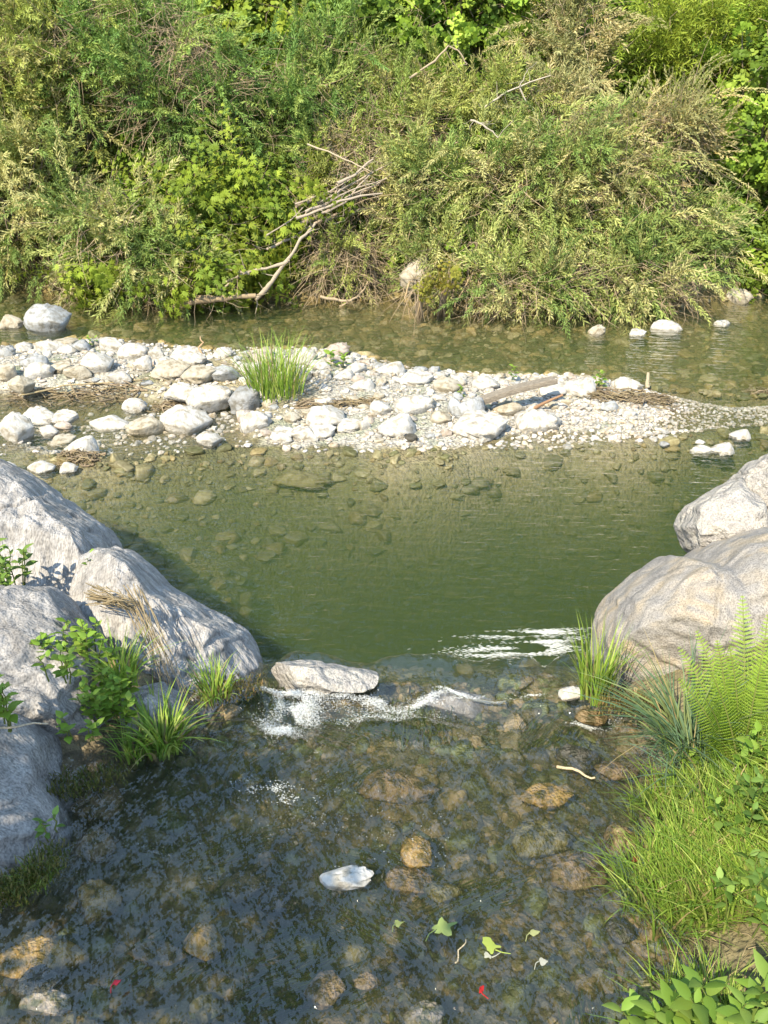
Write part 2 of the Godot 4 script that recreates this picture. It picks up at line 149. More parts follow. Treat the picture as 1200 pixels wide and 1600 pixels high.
var PALETTE := {
	"willow": [Color(0.3, 0.38, 0.105), Color(0.41, 0.46, 0.15), Color(0.22, 0.32, 0.085), Color(0.5, 0.49, 0.21)],
	"willow_pale": [Color(0.514, 0.490, 0.232), Color(0.435, 0.433, 0.199), Color(0.336, 0.358, 0.149), Color(0.592, 0.527, 0.265)],
	"willow_deep": [Color(0.17, 0.3, 0.075), Color(0.24, 0.38, 0.095), Color(0.34, 0.44, 0.12)],
	"olive": [Color(0.34, 0.41, 0.1), Color(0.42, 0.47, 0.13), Color(0.26, 0.35, 0.085), Color(0.46, 0.45, 0.17)],
	"fresh": [Color(0.224, 0.303, 0.033), Color(0.284, 0.358, 0.044), Color(0.179, 0.261, 0.033)],
	"vine": [Color(0.231, 0.360, 0.044), Color(0.295, 0.450, 0.058), Color(0.169, 0.270, 0.036), Color(0.358, 0.486, 0.073)],
	"lime": [Color(0.300, 0.400, 0.048), Color(0.360, 0.455, 0.061), Color(0.240, 0.331, 0.043)],
	"yellow": [Color(0.36, 0.33, 0.05), Color(0.3, 0.3, 0.05)],
	"grass": [Color(0.230, 0.364, 0.050), Color(0.299, 0.416, 0.070), Color(0.184, 0.312, 0.050), Color(0.345, 0.416, 0.100)],
	"sedge": [Color(0.11, 0.19, 0.1), Color(0.14, 0.22, 0.13), Color(0.09, 0.16, 0.07), Color(0.2, 0.25, 0.1)],
	"fern": [Color(0.264, 0.397, 0.050), Color(0.317, 0.450, 0.061), Color(0.224, 0.344, 0.044)],
	"weed": [Color(0.192, 0.324, 0.044), Color(0.240, 0.372, 0.055), Color(0.288, 0.408, 0.066), Color(0.156, 0.264, 0.039), Color(0.228, 0.348, 0.055)],
	"mint": [Color(0.15, 0.27, 0.05), Color(0.19, 0.3, 0.06), Color(0.13, 0.22, 0.05), Color(0.22, 0.33, 0.07), Color(0.17, 0.27, 0.06)],
	"big": [Color(0.19, 0.31, 0.05), Color(0.23, 0.35, 0.07), Color(0.16, 0.27, 0.045), Color(0.26, 0.36, 0.08), Color(0.2, 0.3, 0.05)],
	"moss": [Color(0.13, 0.14, 0.03), Color(0.18, 0.16, 0.05), Color(0.09, 0.12, 0.03)],
	"moss_brown": [Color(0.24, 0.16, 0.06), Color(0.2, 0.17, 0.05), Color(0.14, 0.14, 0.04)],
	"algae": [Color(0.05, 0.08, 0.015), Color(0.08, 0.11, 0.02), Color(0.04, 0.06, 0.015), Color(0.11, 0.13, 0.03)],
}
var BUSHES := [
	{"n": "willow_bush", "l": "grey green willow bush overhanging a dark hollow behind the grey boulder", "c": "bush", "k": "willow", "p": "willow", "d": 9, "h": 0.35, "t": 26, "b": [[Vector3(-4.882, 0.994, -12.900), Vector3(0.94, 1.20, 0.58)], [Vector3(-5.956, 0.978, -13.000), Vector3(0.95, 1.38, 0.59)]], "s": 1.0},
	{"n": "willow_bush", "l": "low rounded grey green willow mound dipping into the channel", "c": "bush", "k": "willow", "p": "willow", "d": 10, "h": 0.3, "t": 80, "b": [[Vector3(-3.354, 0.646, -12.100), Vector3(0.78, 0.82, 0.48)], [Vector3(-2.695, 0.395, -11.950), Vector3(0.73, 0.53, 0.46)]], "s": 1.0},
	{"n": "green_shrub", "l": "fresh yellow green shrub of five fingered leaves above the bare branches", "c": "bush", "k": "palm", "p": "fresh", "d": 8, "h": 0.1, "t": 26, "b": [[Vector3(-2.251, 0.935, -12.500), Vector3(0.83, 0.58, 0.52)], [Vector3(-1.422, 1.040, -12.600), Vector3(0.75, 0.67, 0.47)], [Vector3(-2.058, 0.484, -12.100), Vector3(0.58, 0.41, 0.45)]], "s": 1.0},
	{"n": "willow_bush", "l": "tall dark willow with brown dead twigs above a shadowed gap", "c": "bush", "k": "willow", "p": "willow_deep", "d": 8, "h": 0.2, "t": 300, "b": [[Vector3(-3.419, 2.829, -13.800), Vector3(1.28, 0.77, 0.79)], [Vector3(-2.617, 2.379, -13.400), Vector3(0.84, 0.76, 0.52)]], "s": 1.0},
	{"n": "willow_bush", "l": "pale olive willow thicket over the dark hollow", "c": "bush", "k": "willow", "p": "olive", "d": 9, "h": 0.15, "t": 110, "b": [[Vector3(-4.601, 2.525, -13.600), Vector3(1.11, 1.11, 0.69)], [Vector3(-5.776, 2.596, -13.800), Vector3(1.03, 1.29, 0.64)]], "s": 1.0},
	{"n": "willow_bush", "l": "deep green willow rising behind the five fingered shrub", "c": "bush", "k": "willow", "p": "willow_deep", "d": 8, "h": 0.1, "t": 90, "b": [[Vector3(-1.462, 2.060, -13.500), Vector3(0.95, 0.77, 0.59)], [Vector3(-0.697, 2.515, -13.900), Vector3(0.78, 0.70, 0.49)]], "s": 1.0},
	{"n": "twiggy_bush", "l": "olive brown bush full of bare leaning stems", "c": "bush", "k": "willow", "p": "olive", "d": 5, "h": 0.15, "t": 330, "b": [[Vector3(-0.343, 1.143, -13.000), Vector3(0.82, 0.86, 0.51)], [Vector3(0.086, 1.596, -13.300), Vector3(0.86, 0.69, 0.53)], [Vector3(-0.509, 0.485, -12.500), Vector3(0.51, 0.42, 0.45)]], "s": 1.0},
	{"n": "willow_bush", "l": "largest silvery willow bush spreading over the river with hanging roots", "c": "bush", "k": "willow", "p": "willow", "d": 9, "h": 0.35, "t": 150, "b": [[Vector3(1.004, 1.040, -12.600), Vector3(1.00, 0.92, 0.62)], [Vector3(1.909, 1.056, -12.500), Vector3(1.08, 1.08, 0.67)], [Vector3(2.982, 0.912, -12.400), Vector3(1.08, 0.91, 0.67)], [Vector3(3.773, 0.587, -12.400), Vector3(0.67, 0.67, 0.45)], [Vector3(0.977, 0.365, -11.900), Vector3(0.73, 0.45, 0.45)], [Vector3(1.914, 0.313, -11.600), Vector3(0.88, 0.38, 0.54)], [Vector3(3.039, 0.341, -11.650), Vector3(0.80, 0.38, 0.50)]], "s": 1.0},
	{"n": "willow_bush", "l": "straw coloured willow crown with pale catkin like tips", "c": "bush", "k": "dry", "p": "willow_pale", "d": 12, "h": 0.3, "t": 40, "b": [[Vector3(3.357, 1.813, -12.700), Vector3(0.82, 0.65, 0.51)], [Vector3(2.690, 1.527, -12.500), Vector3(0.65, 0.57, 0.45)], [Vector3(3.752, 2.109, -12.800), Vector3(0.41, 0.41, 0.45)]], "s": 1.0},
	{"n": "dark_shrub", "l": "dark leafy shrub at the edge of the large silvery willow", "c": "bush", "k": "broad", "p": "vine", "d": 14, "h": 0.25, "t": 30, "b": [[Vector3(4.763, 2.095, -13.000), Vector3(0.66, 1.24, 0.45)], [Vector3(5.467, 2.095, -13.000), Vector3(0.75, 1.41, 0.46)], [Vector3(5.026, 0.274, -12.700), Vector3(0.52, 0.35, 0.45)]], "s": 0.65},
	{"n": "vine_curtain", "l": "dense curtain of broad bright vine leaves draping the upper slope", "c": "vine", "k": "broad", "p": "vine", "d": 9, "h": 0.35, "t": 20, "b": [[Vector3(-0.365, 3.143, -14.900), Vector3(1.28, 0.73, 0.79)], [Vector3(0.903, 3.061, -14.700), Vector3(1.17, 0.81, 0.73)], [Vector3(1.808, 3.222, -14.800), Vector3(0.72, 0.81, 0.45)]], "s": 0.75},
	{"n": "lime_shrub", "l": "lime green leafy shrub top catching the sun above the dark willow", "c": "bush", "k": "broad", "p": "lime", "d": 8, "h": 0.1, "t": 10, "b": [[Vector3(-1.645, 3.306, -15.000), Vector3(0.91, 0.55, 0.57)], [Vector3(-2.519, 3.479, -15.400), Vector3(0.75, 0.37, 0.46)]], "s": 0.75},
	{"n": "bamboo_thicket", "l": "bright yellow green thicket of long narrow leaves on the upper slope", "c": "bush", "k": "bamboo", "p": "lime", "d": 10, "h": 0.3, "t": 20, "b": [[Vector3(4.103, 2.821, -14.400), Vector3(0.89, 0.80, 0.55)], [Vector3(5.036, 2.980, -14.600), Vector3(0.90, 0.72, 0.56)], [Vector3(6.125, 2.898, -14.800), Vector3(0.91, 0.82, 0.57)]], "s": 1.0},
	{"n": "willow_bush", "l": "slim pale willow column between vine curtain and bright thicket", "c": "bush", "k": "willow", "p": "willow_pale", "d": 10, "h": 0.1, "t": 40, "b": [[Vector3(2.500, 2.903, -14.200), Vector3(0.48, 1.05, 0.45)], [Vector3(2.160, 2.133, -13.600), Vector3(0.52, 0.52, 0.45)]], "s": 1.0},
	{"n": "lime_shrub", "l": "lime green shrub behind the pale olive willow thicket", "c": "bush", "k": "broad", "p": "lime", "d": 8, "h": 0.1, "t": 10, "b": [[Vector3(-4.960, 3.554, -15.200), Vector3(1.10, 0.46, 0.68)], [Vector3(-6.045, 3.634, -15.200), Vector3(0.92, 0.55, 0.57)]], "s": 0.75},
	{"n": "willow_bush", "l": "feathery olive willow below the vine curtain around a dead leaf cluster", "c": "bush", "k": "willow", "p": "olive", "d": 8, "h": 0.2, "t": 60, "b": [[Vector3(0.873, 2.046, -13.700), Vector3(0.96, 0.65, 0.60)], [Vector3(1.725, 1.980, -13.500), Vector3(0.78, 0.60, 0.48)], [Vector3(0.176, 2.195, -13.900), Vector3(0.62, 0.53, 0.45)]], "s": 1.0},
	{"n": "yellow_plant", "l": "small yellow leaved plant beside the pale rock under the willow", "c": "plant", "k": "palm", "p": "yellow", "d": 5, "h": 0.0, "t": 2, "b": [[Vector3(0.697, 0.548, -11.350), Vector3(0.20, 0.14, 0.45)], [Vector3(0.427, 0.421, -11.300), Vector3(0.09, 0.07, 0.45)]], "s": 0.55},
	{"n": "green_shrub", "l": "fresh green shrub patch low between mound and channel", "c": "bush", "k": "palm", "p": "fresh", "d": 9, "h": 0.2, "t": 8, "b": [[Vector3(-2.178, 0.318, -11.750), Vector3(0.48, 0.24, 0.45)], [Vector3(-3.676, 0.284, -11.900), Vector3(0.33, 0.25, 0.45)]], "s": 1.0},
	{"n": "green_shrub", "l": "bright green leafy growth by the pale stone at the bank foot", "c": "bush", "k": "broad", "p": "fresh", "d": 10, "h": 0.2, "t": 4, "b": [[Vector3(5.083, 0.275, -12.500), Vector3(0.43, 0.30, 0.45)]], "s": 0.6}]
var BRANCHES := [
	{"l": "pale forked branch leaning from the brush down into the river", "p": [[Vector3(-1.592, 0.169, -11.500), Vector3(-1.382, 0.375, -11.500), Vector3(-1.177, 0.637, -11.550), Vector3(-1.014, 0.880, -11.600), Vector3(-0.855, 1.005, -11.850)], [Vector3(-1.161, 0.629, -11.550), Vector3(-1.452, 0.532, -11.500), Vector3(-1.763, 0.465, -11.450), Vector3(-2.040, 0.336, -11.400)], [Vector3(-1.645, 0.480, -11.450), Vector3(-1.962, 0.532, -11.500), Vector3(-2.116, 0.563, -11.500)], [Vector3(-1.772, 0.438, -11.500), Vector3(-1.963, 0.320, -11.400), Vector3(-2.197, 0.238, -11.350)], [Vector3(-1.895, 0.375, -11.500), Vector3(-1.797, 0.226, -11.400)]], "r": [0.032, 0.022, 0.014, 0.014, 0.01], "col": Color(0.4, 0.36, 0.29)},
	{"l": "straight bare stem slanting through the twiggy bush", "p": [[Vector3(-1.051, 0.962, -12.100), Vector3(-0.570, 1.181, -12.300), Vector3(0.000, 1.398, -12.600)]], "r": [0.028], "col": Color(0.4, 0.34, 0.27)},
	{"l": "thick pale stem slanting above the forked branch", "p": [[Vector3(-1.106, 1.180, -12.100), Vector3(-0.811, 1.282, -12.300), Vector3(-0.328, 1.411, -12.500)]], "r": [0.024], "col": Color(0.4, 0.34, 0.27)},
	{"l": "bare stem crossing low behind the forked branch", "p": [[Vector3(-0.889, 0.962, -12.100), Vector3(-0.490, 1.087, -12.300), Vector3(-0.083, 1.120, -12.500)]], "r": [0.02], "col": Color(0.4, 0.34, 0.27)},
	{"l": "thin bare stem curving up through the twiggy bush", "p": [[Vector3(-0.966, 1.056, -12.100), Vector3(-0.644, 1.258, -12.200), Vector3(-0.526, 1.539, -12.400)]], "r": [0.016], "col": Color(0.4, 0.34, 0.27)},
	{"l": "thin grey bare stem in the slanting tangle above the forked branch", "p": [[Vector3(-1.105, 1.215, -12.024), Vector3(-0.678, 1.349, -12.124), Vector3(-0.250, 1.588, -12.274)]], "r": [0.014], "col": Color(0.4, 0.36, 0.3)},
	{"l": "thin grey bare stem in the slanting tangle above the forked branch", "p": [[Vector3(-0.578, 1.458, -12.033), Vector3(-0.358, 1.545, -12.133), Vector3(-0.135, 1.712, -12.283)]], "r": [0.022], "col": Color(0.4, 0.36, 0.3)},
	{"l": "thin grey bare stem in the slanting tangle above the forked branch", "p": [[Vector3(-1.121, 0.990, -12.183), Vector3(-0.848, 0.990, -12.283), Vector3(-0.569, 1.177, -12.433)]], "r": [0.023], "col": Color(0.4, 0.36, 0.3)},
	{"l": "thin grey bare stem in the slanting tangle above the forked branch", "p": [[Vector3(-0.892, 1.173, -12.193), Vector3(-0.294, 1.473, -12.293), Vector3(0.302, 1.756, -12.443)]], "r": [0.016], "col": Color(0.4, 0.36, 0.3)},
	{"l": "thin grey bare stem in the slanting tangle above the forked branch", "p": [[Vector3(-1.207, 0.945, -12.102), Vector3(-0.976, 1.076, -12.202), Vector3(-0.746, 1.205, -12.352)]], "r": [0.021], "col": Color(0.4, 0.36, 0.3)},
	{"l": "thin grey bare stem in the slanting tangle above the forked branch", "p": [[Vector3(-1.461, 0.866, -11.870), Vector3(-1.169, 1.027, -11.970), Vector3(-0.875, 1.316, -12.120)]], "r": [0.011], "col": Color(0.4, 0.36, 0.3)},
	{"l": "thin grey bare stem in the slanting tangle above the forked branch", "p": [[Vector3(-0.490, 1.279, -12.085), Vector3(-0.056, 1.450, -12.185), Vector3(0.380, 1.655, -12.335)]], "r": [0.011], "col": Color(0.4, 0.36, 0.3)},
	{"l": "thin grey bare stem in the slanting tangle above the forked branch", "p": [[Vector3(-0.712, 1.227, -11.959), Vector3(-0.312, 1.410, -12.059), Vector3(0.088, 1.510, -12.209)]], "r": [0.014], "col": Color(0.4, 0.36, 0.3)},
	{"l": "thin grey bare stem in the slanting tangle above the forked branch", "p": [[Vector3(-0.744, 0.991, -12.150), Vector3(-0.550, 1.053, -12.250), Vector3(-0.355, 1.039, -12.400)]], "r": [0.017], "col": Color(0.4, 0.36, 0.3)},
	{"l": "thin grey bare stem in the slanting tangle above the forked branch", "p": [[Vector3(-1.482, 0.675, -11.967), Vector3(-1.120, 0.821, -12.067), Vector3(-0.759, 1.022, -12.217)]], "r": [0.023], "col": Color(0.4, 0.36, 0.3)},
	{"l": "thin grey bare stem in the slanting tangle above the forked branch", "p": [[Vector3(-1.074, 1.086, -11.780), Vector3(-0.546, 1.274, -11.880), Vector3(-0.019, 1.342, -12.030)]], "r": [0.022], "col": Color(0.4, 0.36, 0.3)},
	{"l": "thin grey bare stem in the slanting tangle above the forked branch", "p": [[Vector3(-0.781, 1.117, -11.965), Vector3(-0.484, 1.229, -12.065), Vector3(-0.184, 1.530, -12.215)]], "r": [0.017], "col": Color(0.4, 0.36, 0.3)},
	{"l": "thin grey bare stem in the slanting tangle above the forked branch", "p": [[Vector3(-0.967, 1.148, -11.854), Vector3(-0.730, 1.211, -11.954), Vector3(-0.490, 1.433, -12.104)]], "r": [0.021], "col": Color(0.4, 0.36, 0.3)},
	{"l": "thin grey bare stem in the slanting tangle above the forked branch", "p": [[Vector3(-0.693, 0.968, -12.066), Vector3(-0.505, 0.986, -12.166), Vector3(-0.313, 1.115, -12.316)]], "r": [0.01], "col": Color(0.4, 0.36, 0.3)},
	{"l": "white dead twig forking above the large silvery willow", "p": [[Vector3(1.232, 2.273, -12.550), Vector3(1.577, 2.490, -12.550), Vector3(2.037, 2.647, -12.550)], [Vector3(1.670, 2.512, -12.550), Vector3(1.871, 2.236, -12.550), Vector3(2.005, 2.052, -12.550)], [Vector3(1.669, 2.526, -12.550), Vector3(1.751, 2.704, -12.550)]], "r": [0.013, 0.009, 0.007], "col": Color(0.5, 0.47, 0.4)},
	{"l": "pale dead stick arching over the willow beside the vine curtain", "p": [[Vector3(0.325, 2.605, -13.000), Vector3(0.645, 2.802, -13.000), Vector3(0.801, 2.968, -13.000), Vector3(0.923, 2.925, -13.000), Vector3(1.050, 2.766, -13.000)]], "r": [0.015], "col": Color(0.42, 0.36, 0.27)},
	{"l": "short white twig in the middle of the large silvery willow", "p": [[Vector3(1.006, 2.199, -11.700), Vector3(1.196, 2.116, -11.700), Vector3(1.337, 2.012, -11.700)]], "r": [0.014], "col": Color(0.5, 0.47, 0.4)},
	{"l": "long thin stem slanting across the deep green willow", "p": [[Vector3(-0.927, 1.914, -12.000), Vector3(-0.467, 1.733, -12.000), Vector3(-0.156, 1.600, -12.000)]], "r": [0.012], "col": Color(0.5, 0.44, 0.33)},
	{"l": "bleached root crawling along the water edge under the twiggy bush", "p": [[Vector3(-0.812, 0.132, -11.750), Vector3(-0.448, 0.075, -11.750), Vector3(-0.328, 0.116, -11.850), Vector3(-0.207, 0.250, -12.050)], [Vector3(-0.448, 0.075, -11.750), Vector3(-0.571, 0.009, -11.750)]], "r": [0.02, 0.012], "col": Color(0.45, 0.37, 0.26)},
	{"l": "thick drift root at the foot of the forked branch", "p": [[Vector3(-2.602, 0.111, -11.350), Vector3(-2.280, 0.190, -11.350), Vector3(-1.964, 0.206, -11.350), Vector3(-1.569, 0.238, -11.350)], [Vector3(-2.280, 0.190, -11.350), Vector3(-2.431, 0.253, -11.350)]], "r": [0.06, 0.03], "col": Color(0.33, 0.27, 0.18)},
	{"l": "pale dead shoot hanging from the large silvery willow to the water", "p": [[Vector3(0.310, 0.425, -11.300), Vector3(0.249, 0.260, -11.180), Vector3(0.321, -0.012, -11.200)]], "r": [0.011], "col": Color(0.42, 0.33, 0.2)},
	{"l": "pale dead shoot hanging from the large silvery willow to the water", "p": [[Vector3(0.527, 0.460, -11.300), Vector3(0.446, 0.295, -11.180), Vector3(0.407, 0.029, -11.200)]], "r": [0.011], "col": Color(0.42, 0.33, 0.2)},
	{"l": "pale dead shoot hanging from the large silvery willow to the water", "p": [[Vector3(0.770, 0.611, -11.300), Vector3(0.791, 0.446, -11.180), Vector3(0.695, 0.302, -11.200)]], "r": [0.011], "col": Color(0.42, 0.33, 0.2)},
	{"l": "pale dead shoot hanging from the large silvery willow to the water", "p": [[Vector3(1.045, 0.484, -11.300), Vector3(0.943, 0.319, -11.180), Vector3(0.858, 0.139, -11.200)]], "r": [0.011], "col": Color(0.42, 0.33, 0.2)},
	{"l": "pale dead shoot hanging from the large silvery willow to the water", "p": [[Vector3(1.231, 0.631, -11.300), Vector3(1.132, 0.467, -11.180), Vector3(1.222, 0.232, -11.200)]], "r": [0.011], "col": Color(0.42, 0.33, 0.2)},
	{"l": "pale dead shoot hanging from the large silvery willow to the water", "p": [[Vector3(1.552, 0.415, -11.300), Vector3(1.468, 0.250, -11.180), Vector3(1.488, 0.078, -11.200)]], "r": [0.011], "col": Color(0.42, 0.33, 0.2)},
	{"l": "pale dead shoot hanging from the large silvery willow to the water", "p": [[Vector3(1.934, 0.490, -11.300), Vector3(1.926, 0.325, -11.180), Vector3(2.063, 0.146, -11.200)]], "r": [0.011], "col": Color(0.42, 0.33, 0.2)},
	{"l": "pale dead shoot hanging from the large silvery willow to the water", "p": [[Vector3(2.398, 0.583, -11.550), Vector3(2.434, 0.415, -11.430), Vector3(2.236, 0.193, -11.450)]], "r": [0.011], "col": Color(0.42, 0.33, 0.2)},
	{"l": "pale dead shoot hanging from the large silvery willow to the water", "p": [[Vector3(2.883, 0.461, -11.550), Vector3(2.966, 0.292, -11.430), Vector3(2.879, 0.069, -11.450)]], "r": [0.011], "col": Color(0.42, 0.33, 0.2)},
	{"l": "pale dead shoot hanging from the large silvery willow to the water", "p": [[Vector3(3.191, 0.527, -11.550), Vector3(3.194, 0.358, -11.430), Vector3(3.076, 0.116, -11.450)]], "r": [0.011], "col": Color(0.42, 0.33, 0.2)},
	{"l": "pale dead shoot hanging from the large silvery willow to the water", "p": [[Vector3(3.476, 0.457, -11.550), Vector3(3.386, 0.289, -11.430), Vector3(3.348, 0.106, -11.450)]], "r": [0.011], "col": Color(0.42, 0.33, 0.2)},
	{"l": "pale dead shoot hanging from the large silvery willow to the water", "p": [[Vector3(3.762, 0.397, -11.550), Vector3(3.681, 0.228, -11.430), Vector3(3.825, -0.002, -11.450)]], "r": [0.011], "col": Color(0.42, 0.33, 0.2)},
	{"l": "pale dead shoot hanging from the large silvery willow to the water", "p": [[Vector3(3.932, 0.575, -11.550), Vector3(3.958, 0.407, -11.430), Vector3(3.747, 0.265, -11.450)]], "r": [0.011], "col": Color(0.42, 0.33, 0.2)}]
var PILES := [
	[Vector3(-2.974, 0.050, -8.371), Vector3(1.27, 0.06, 0.16), 190, "brown drift litter stranded along the inlet among white stones"],
	[Vector3(-2.451, 0.050, -6.841), Vector3(0.34, 0.07, 0.20), 150, "tangled clump of drift litter on small stones in the pool"],
	[Vector3(2.270, 0.050, -8.090), Vector3(0.77, 0.09, 0.25), 240, "tangle of straw and roots on the bar near the gravel spit"],
	[Vector3(-1.976, 0.050, -8.090), Vector3(0.35, 0.06, 0.15), 120, "small heap of brown litter against the broad whitish stone"],
	[Vector3(-0.406, 0.100, -7.953), Vector3(0.70, 0.05, 0.13), 120, "thin scatter of straw on the low gravel by the grass tuft"],
	[Vector3(3.707, 0.050, -8.631), Vector3(0.31, 0.10, 0.26), 150, "rounded clump of straw at the river edge beyond the spit"]]
var PLANK := [Vector3(0.778, 0.160, -7.723), Vector3(1.506, 0.340, -7.852)]
var BARGRASS := Vector3(-1.004, 0.130, -8.144)
var SMALL_WEEDS := [[Vector3(-0.470, 0.100, -8.998), Vector3(0.22, 0.20, 0.22), 4, 5, 0.110, "small broad leaved weed behind the grass tuft"], [Vector3(0.703, 0.120, -8.068), Vector3(0.08, 0.12, 0.08), 3, 5, 0.060, "tiny green weed between stones near the plank"], [Vector3(1.222, 0.140, -8.480), Vector3(0.06, 0.22, 0.06), 2, 5, 0.070, "slim upright weed behind the plank"], [Vector3(2.032, 0.100, -8.301), Vector3(0.14, 0.20, 0.14), 4, 5, 0.080, "small green weed beside the plank end stone"], [Vector3(0.226, 0.050, -7.696), Vector3(0.12, 0.10, 0.12), 3, 5, 0.050, "low green weed by the white stone hummock"], [Vector3(-3.218, 0.100, -9.778), Vector3(0.20, 0.10, 0.20), 4, 5, 0.060, "low green weed on the back crest of the stone heap"]]
var STICKS := [
	[[Vector3(-1.876, 0.100, -9.341), Vector3(-1.929, 0.165, -9.374), Vector3(-1.876, 0.225, -9.404), Vector3(-1.909, 0.278, -9.431)], 0.012, Color(0.45, 0.33, 0.2), "crooked orange brown twig standing up behind the stone heap"],
	[[Vector3(2.529, 0.050, -8.481), Vector3(2.535, 0.181, -8.547)], 0.024, Color(0.42, 0.38, 0.28), "short upright stump of driftwood by the white oval stone"],
	[[Vector3(1.338, 0.100, -7.787), Vector3(1.575, 0.241, -7.746)], 0.018, Color(0.3, 0.19, 0.12), "dark red brown stick lying under the raised plank end"],
	[[Vector3(-3.388, 0.080, -8.180), Vector3(-3.040, 0.100, -8.411), Vector3(-2.276, 0.120, -8.540)], 0.009, Color(0.4, 0.34, 0.2), "long thin straw coloured stick on the brown drift litter"],
	[[Vector3(0.720, 0.310, -2.972), Vector3(0.808, 0.310, -2.945), Vector3(0.867, 0.310, -2.908)], 0.007, Color(0.5, 0.42, 0.28), "pale stick caught in the stream near the dark rounded stone"],
	[[Vector3(1.303, 0.391, -2.715), Vector3(1.353, 0.464, -2.752), Vector3(1.393, 0.499, -2.792)], 0.011, Color(0.5, 0.46, 0.4), "bleached stick leaning under the fern"],
	[[Vector3(-1.428, 0.729, -2.718), Vector3(-1.332, 0.739, -2.723), Vector3(-1.249, 0.742, -2.724)], 0.005, Color(0.5, 0.44, 0.33), "thin straw coloured stem sticking out over the shaded boulder"],
	[[Vector3(0.233, 0.312, -2.046), Vector3(0.246, 0.312, -2.094), Vector3(0.275, 0.312, -2.135)], 0.003, Color(0.45, 0.4, 0.28), "fine dry stem floating between the two green leaves"]]
var LANDMARKS := [[Vector3(-1.044, 0.080, -8.506), "tall grass tuft"], [Vector3(-1.279, 0.080, -8.058), "upright smooth grey stone"], [Vector3(-1.739, 0.080, -7.495), "largest white slab stone"], [Vector3(-2.020, 0.080, -7.346), "smooth cream inlet stone"], [Vector3(-3.113, 0.080, -7.274), "big round white inlet stone"], [Vector3(-2.431, 0.080, -6.928), "drift litter clump"], [Vector3(-1.445, 0.080, -7.063), "white loaf shaped stone"], [Vector3(-1.102, 0.080, -7.346), "white stone with dark side"], [Vector3(-0.588, 0.080, -7.202), "row of white pool stones"], [Vector3(0.134, 0.080, -7.202), "white stone hummock"], [Vector3(0.272, 0.080, -7.728), "broad flat white stone"], [Vector3(0.775, 0.080, -7.649), "angular light grey stone"], [Vector3(0.812, 0.080, -7.202), "wide mirrored white slab"], [Vector3(1.590, 0.080, -8.233), "raised plank end"], [Vector3(2.313, 0.080, -8.413), "clean white oval stone"], [Vector3(2.239, 0.080, -7.974), "tangle of straw and roots"], [Vector3(1.299, 0.080, -7.317), "long low white stone"], [Vector3(-0.509, 0.080, -9.540), "pinkish domed stone"], [Vector3(-4.009, 0.080, -10.814), "large grey channel boulder"], [Vector3(-2.944, 0.080, -8.286), "brown drift litter"], [Vector3(-2.991, 0.080, -9.774), "back crest of the heap"], [Vector3(-1.953, 0.080, -9.656), "crooked standing twig"], [Vector3(0.096, 0.080, -8.896), "rear white rounded stone"], [Vector3(0.974, 0.080, -8.413), "white stone behind plank"], [Vector3(-2.234, 0.080, -8.896), "middle of the stone heap"]]
var TREES := [[-8.5, 17, 15, "tall broad tree on the slope behind the dark hollow"], [-4.6, 18.5, 16, "tall tree on the slope behind the lime shrub"], [-1.2, 17.5, 14, "tall tree on the slope behind the deep green willow"], [2.2, 18.2, 16, "tall tree on the slope behind the vine curtain"], [5.4, 17.2, 15, "tall tree on the slope behind the bright thicket"], [9, 18, 16, "tall tree on the slope behind the dark shrub"]]
var TUFTS := [
	[Vector3(0.979, 0.307, -3.457), "tall light green grass tuft at the water edge against the stained boulder", 150, 0.07, 0.2, 0.46, 0.009, 0.05, 0.5, "grass", Vector3.ZERO, "grass_tuft", 0.08],
	[Vector3(-0.777, 0.338, -3.417), "yellow green grass tuft at the low end of the tilted boulder", 110, 0.07, 0.1, 0.24, 0.008, 0.3, 0.9, "grass", Vector3.ZERO, "grass_tuft", 0.08],
	[Vector3(-0.952, 0.298, -3.116), "thick arching grass tuft below the slab rock at the stream edge", 170, 0.08, 0.14, 0.32, 0.012, 0.4, 1.0, "grass", Vector3.ZERO, "grass_tuft", 0.08],
	[Vector3(-1.218, 0.344, -2.356), "short grass sprig on the mossy foot of the low boulder", 40, 0.04, 0.07, 0.15, 0.007, 0.4, 1.0, "grass", Vector3.ZERO, "grass_tuft", 0.08],
	[Vector3(-1.068, 0.316, -3.036), "small grass tuft between shaded boulder and slab rock", 60, 0.05, 0.1, 0.2, 0.008, 0.3, 0.9, "grass", Vector3.ZERO, "grass_tuft", 0.08],
	[Vector3(1.261, 0.399, -2.999), "blue green sedge clump arching over the water under the fern", 240, 0.1, 0.25, 0.52, 0.009, 0.4, 1.1, "sedge", Vector3(-0.25, 0, 0.1), "sedge_clump", 0.1],
	[Vector3(1.276, 0.387, -2.825), "lower blue green sedge clump below the arching one", 120, 0.1, 0.15, 0.34, 0.008, 0.4, 1.1, "sedge", Vector3(-0.2, 0, 0.15), "sedge_clump", 0.12],
	[Vector3(-1.145, 0.526, -3.288), "bright grass blades spilling from under the leafy weeds", 90, 0.07, 0.12, 0.3, 0.009, 0.4, 1.0, "grass", Vector3.ZERO, "grass_tuft", 0.08]]
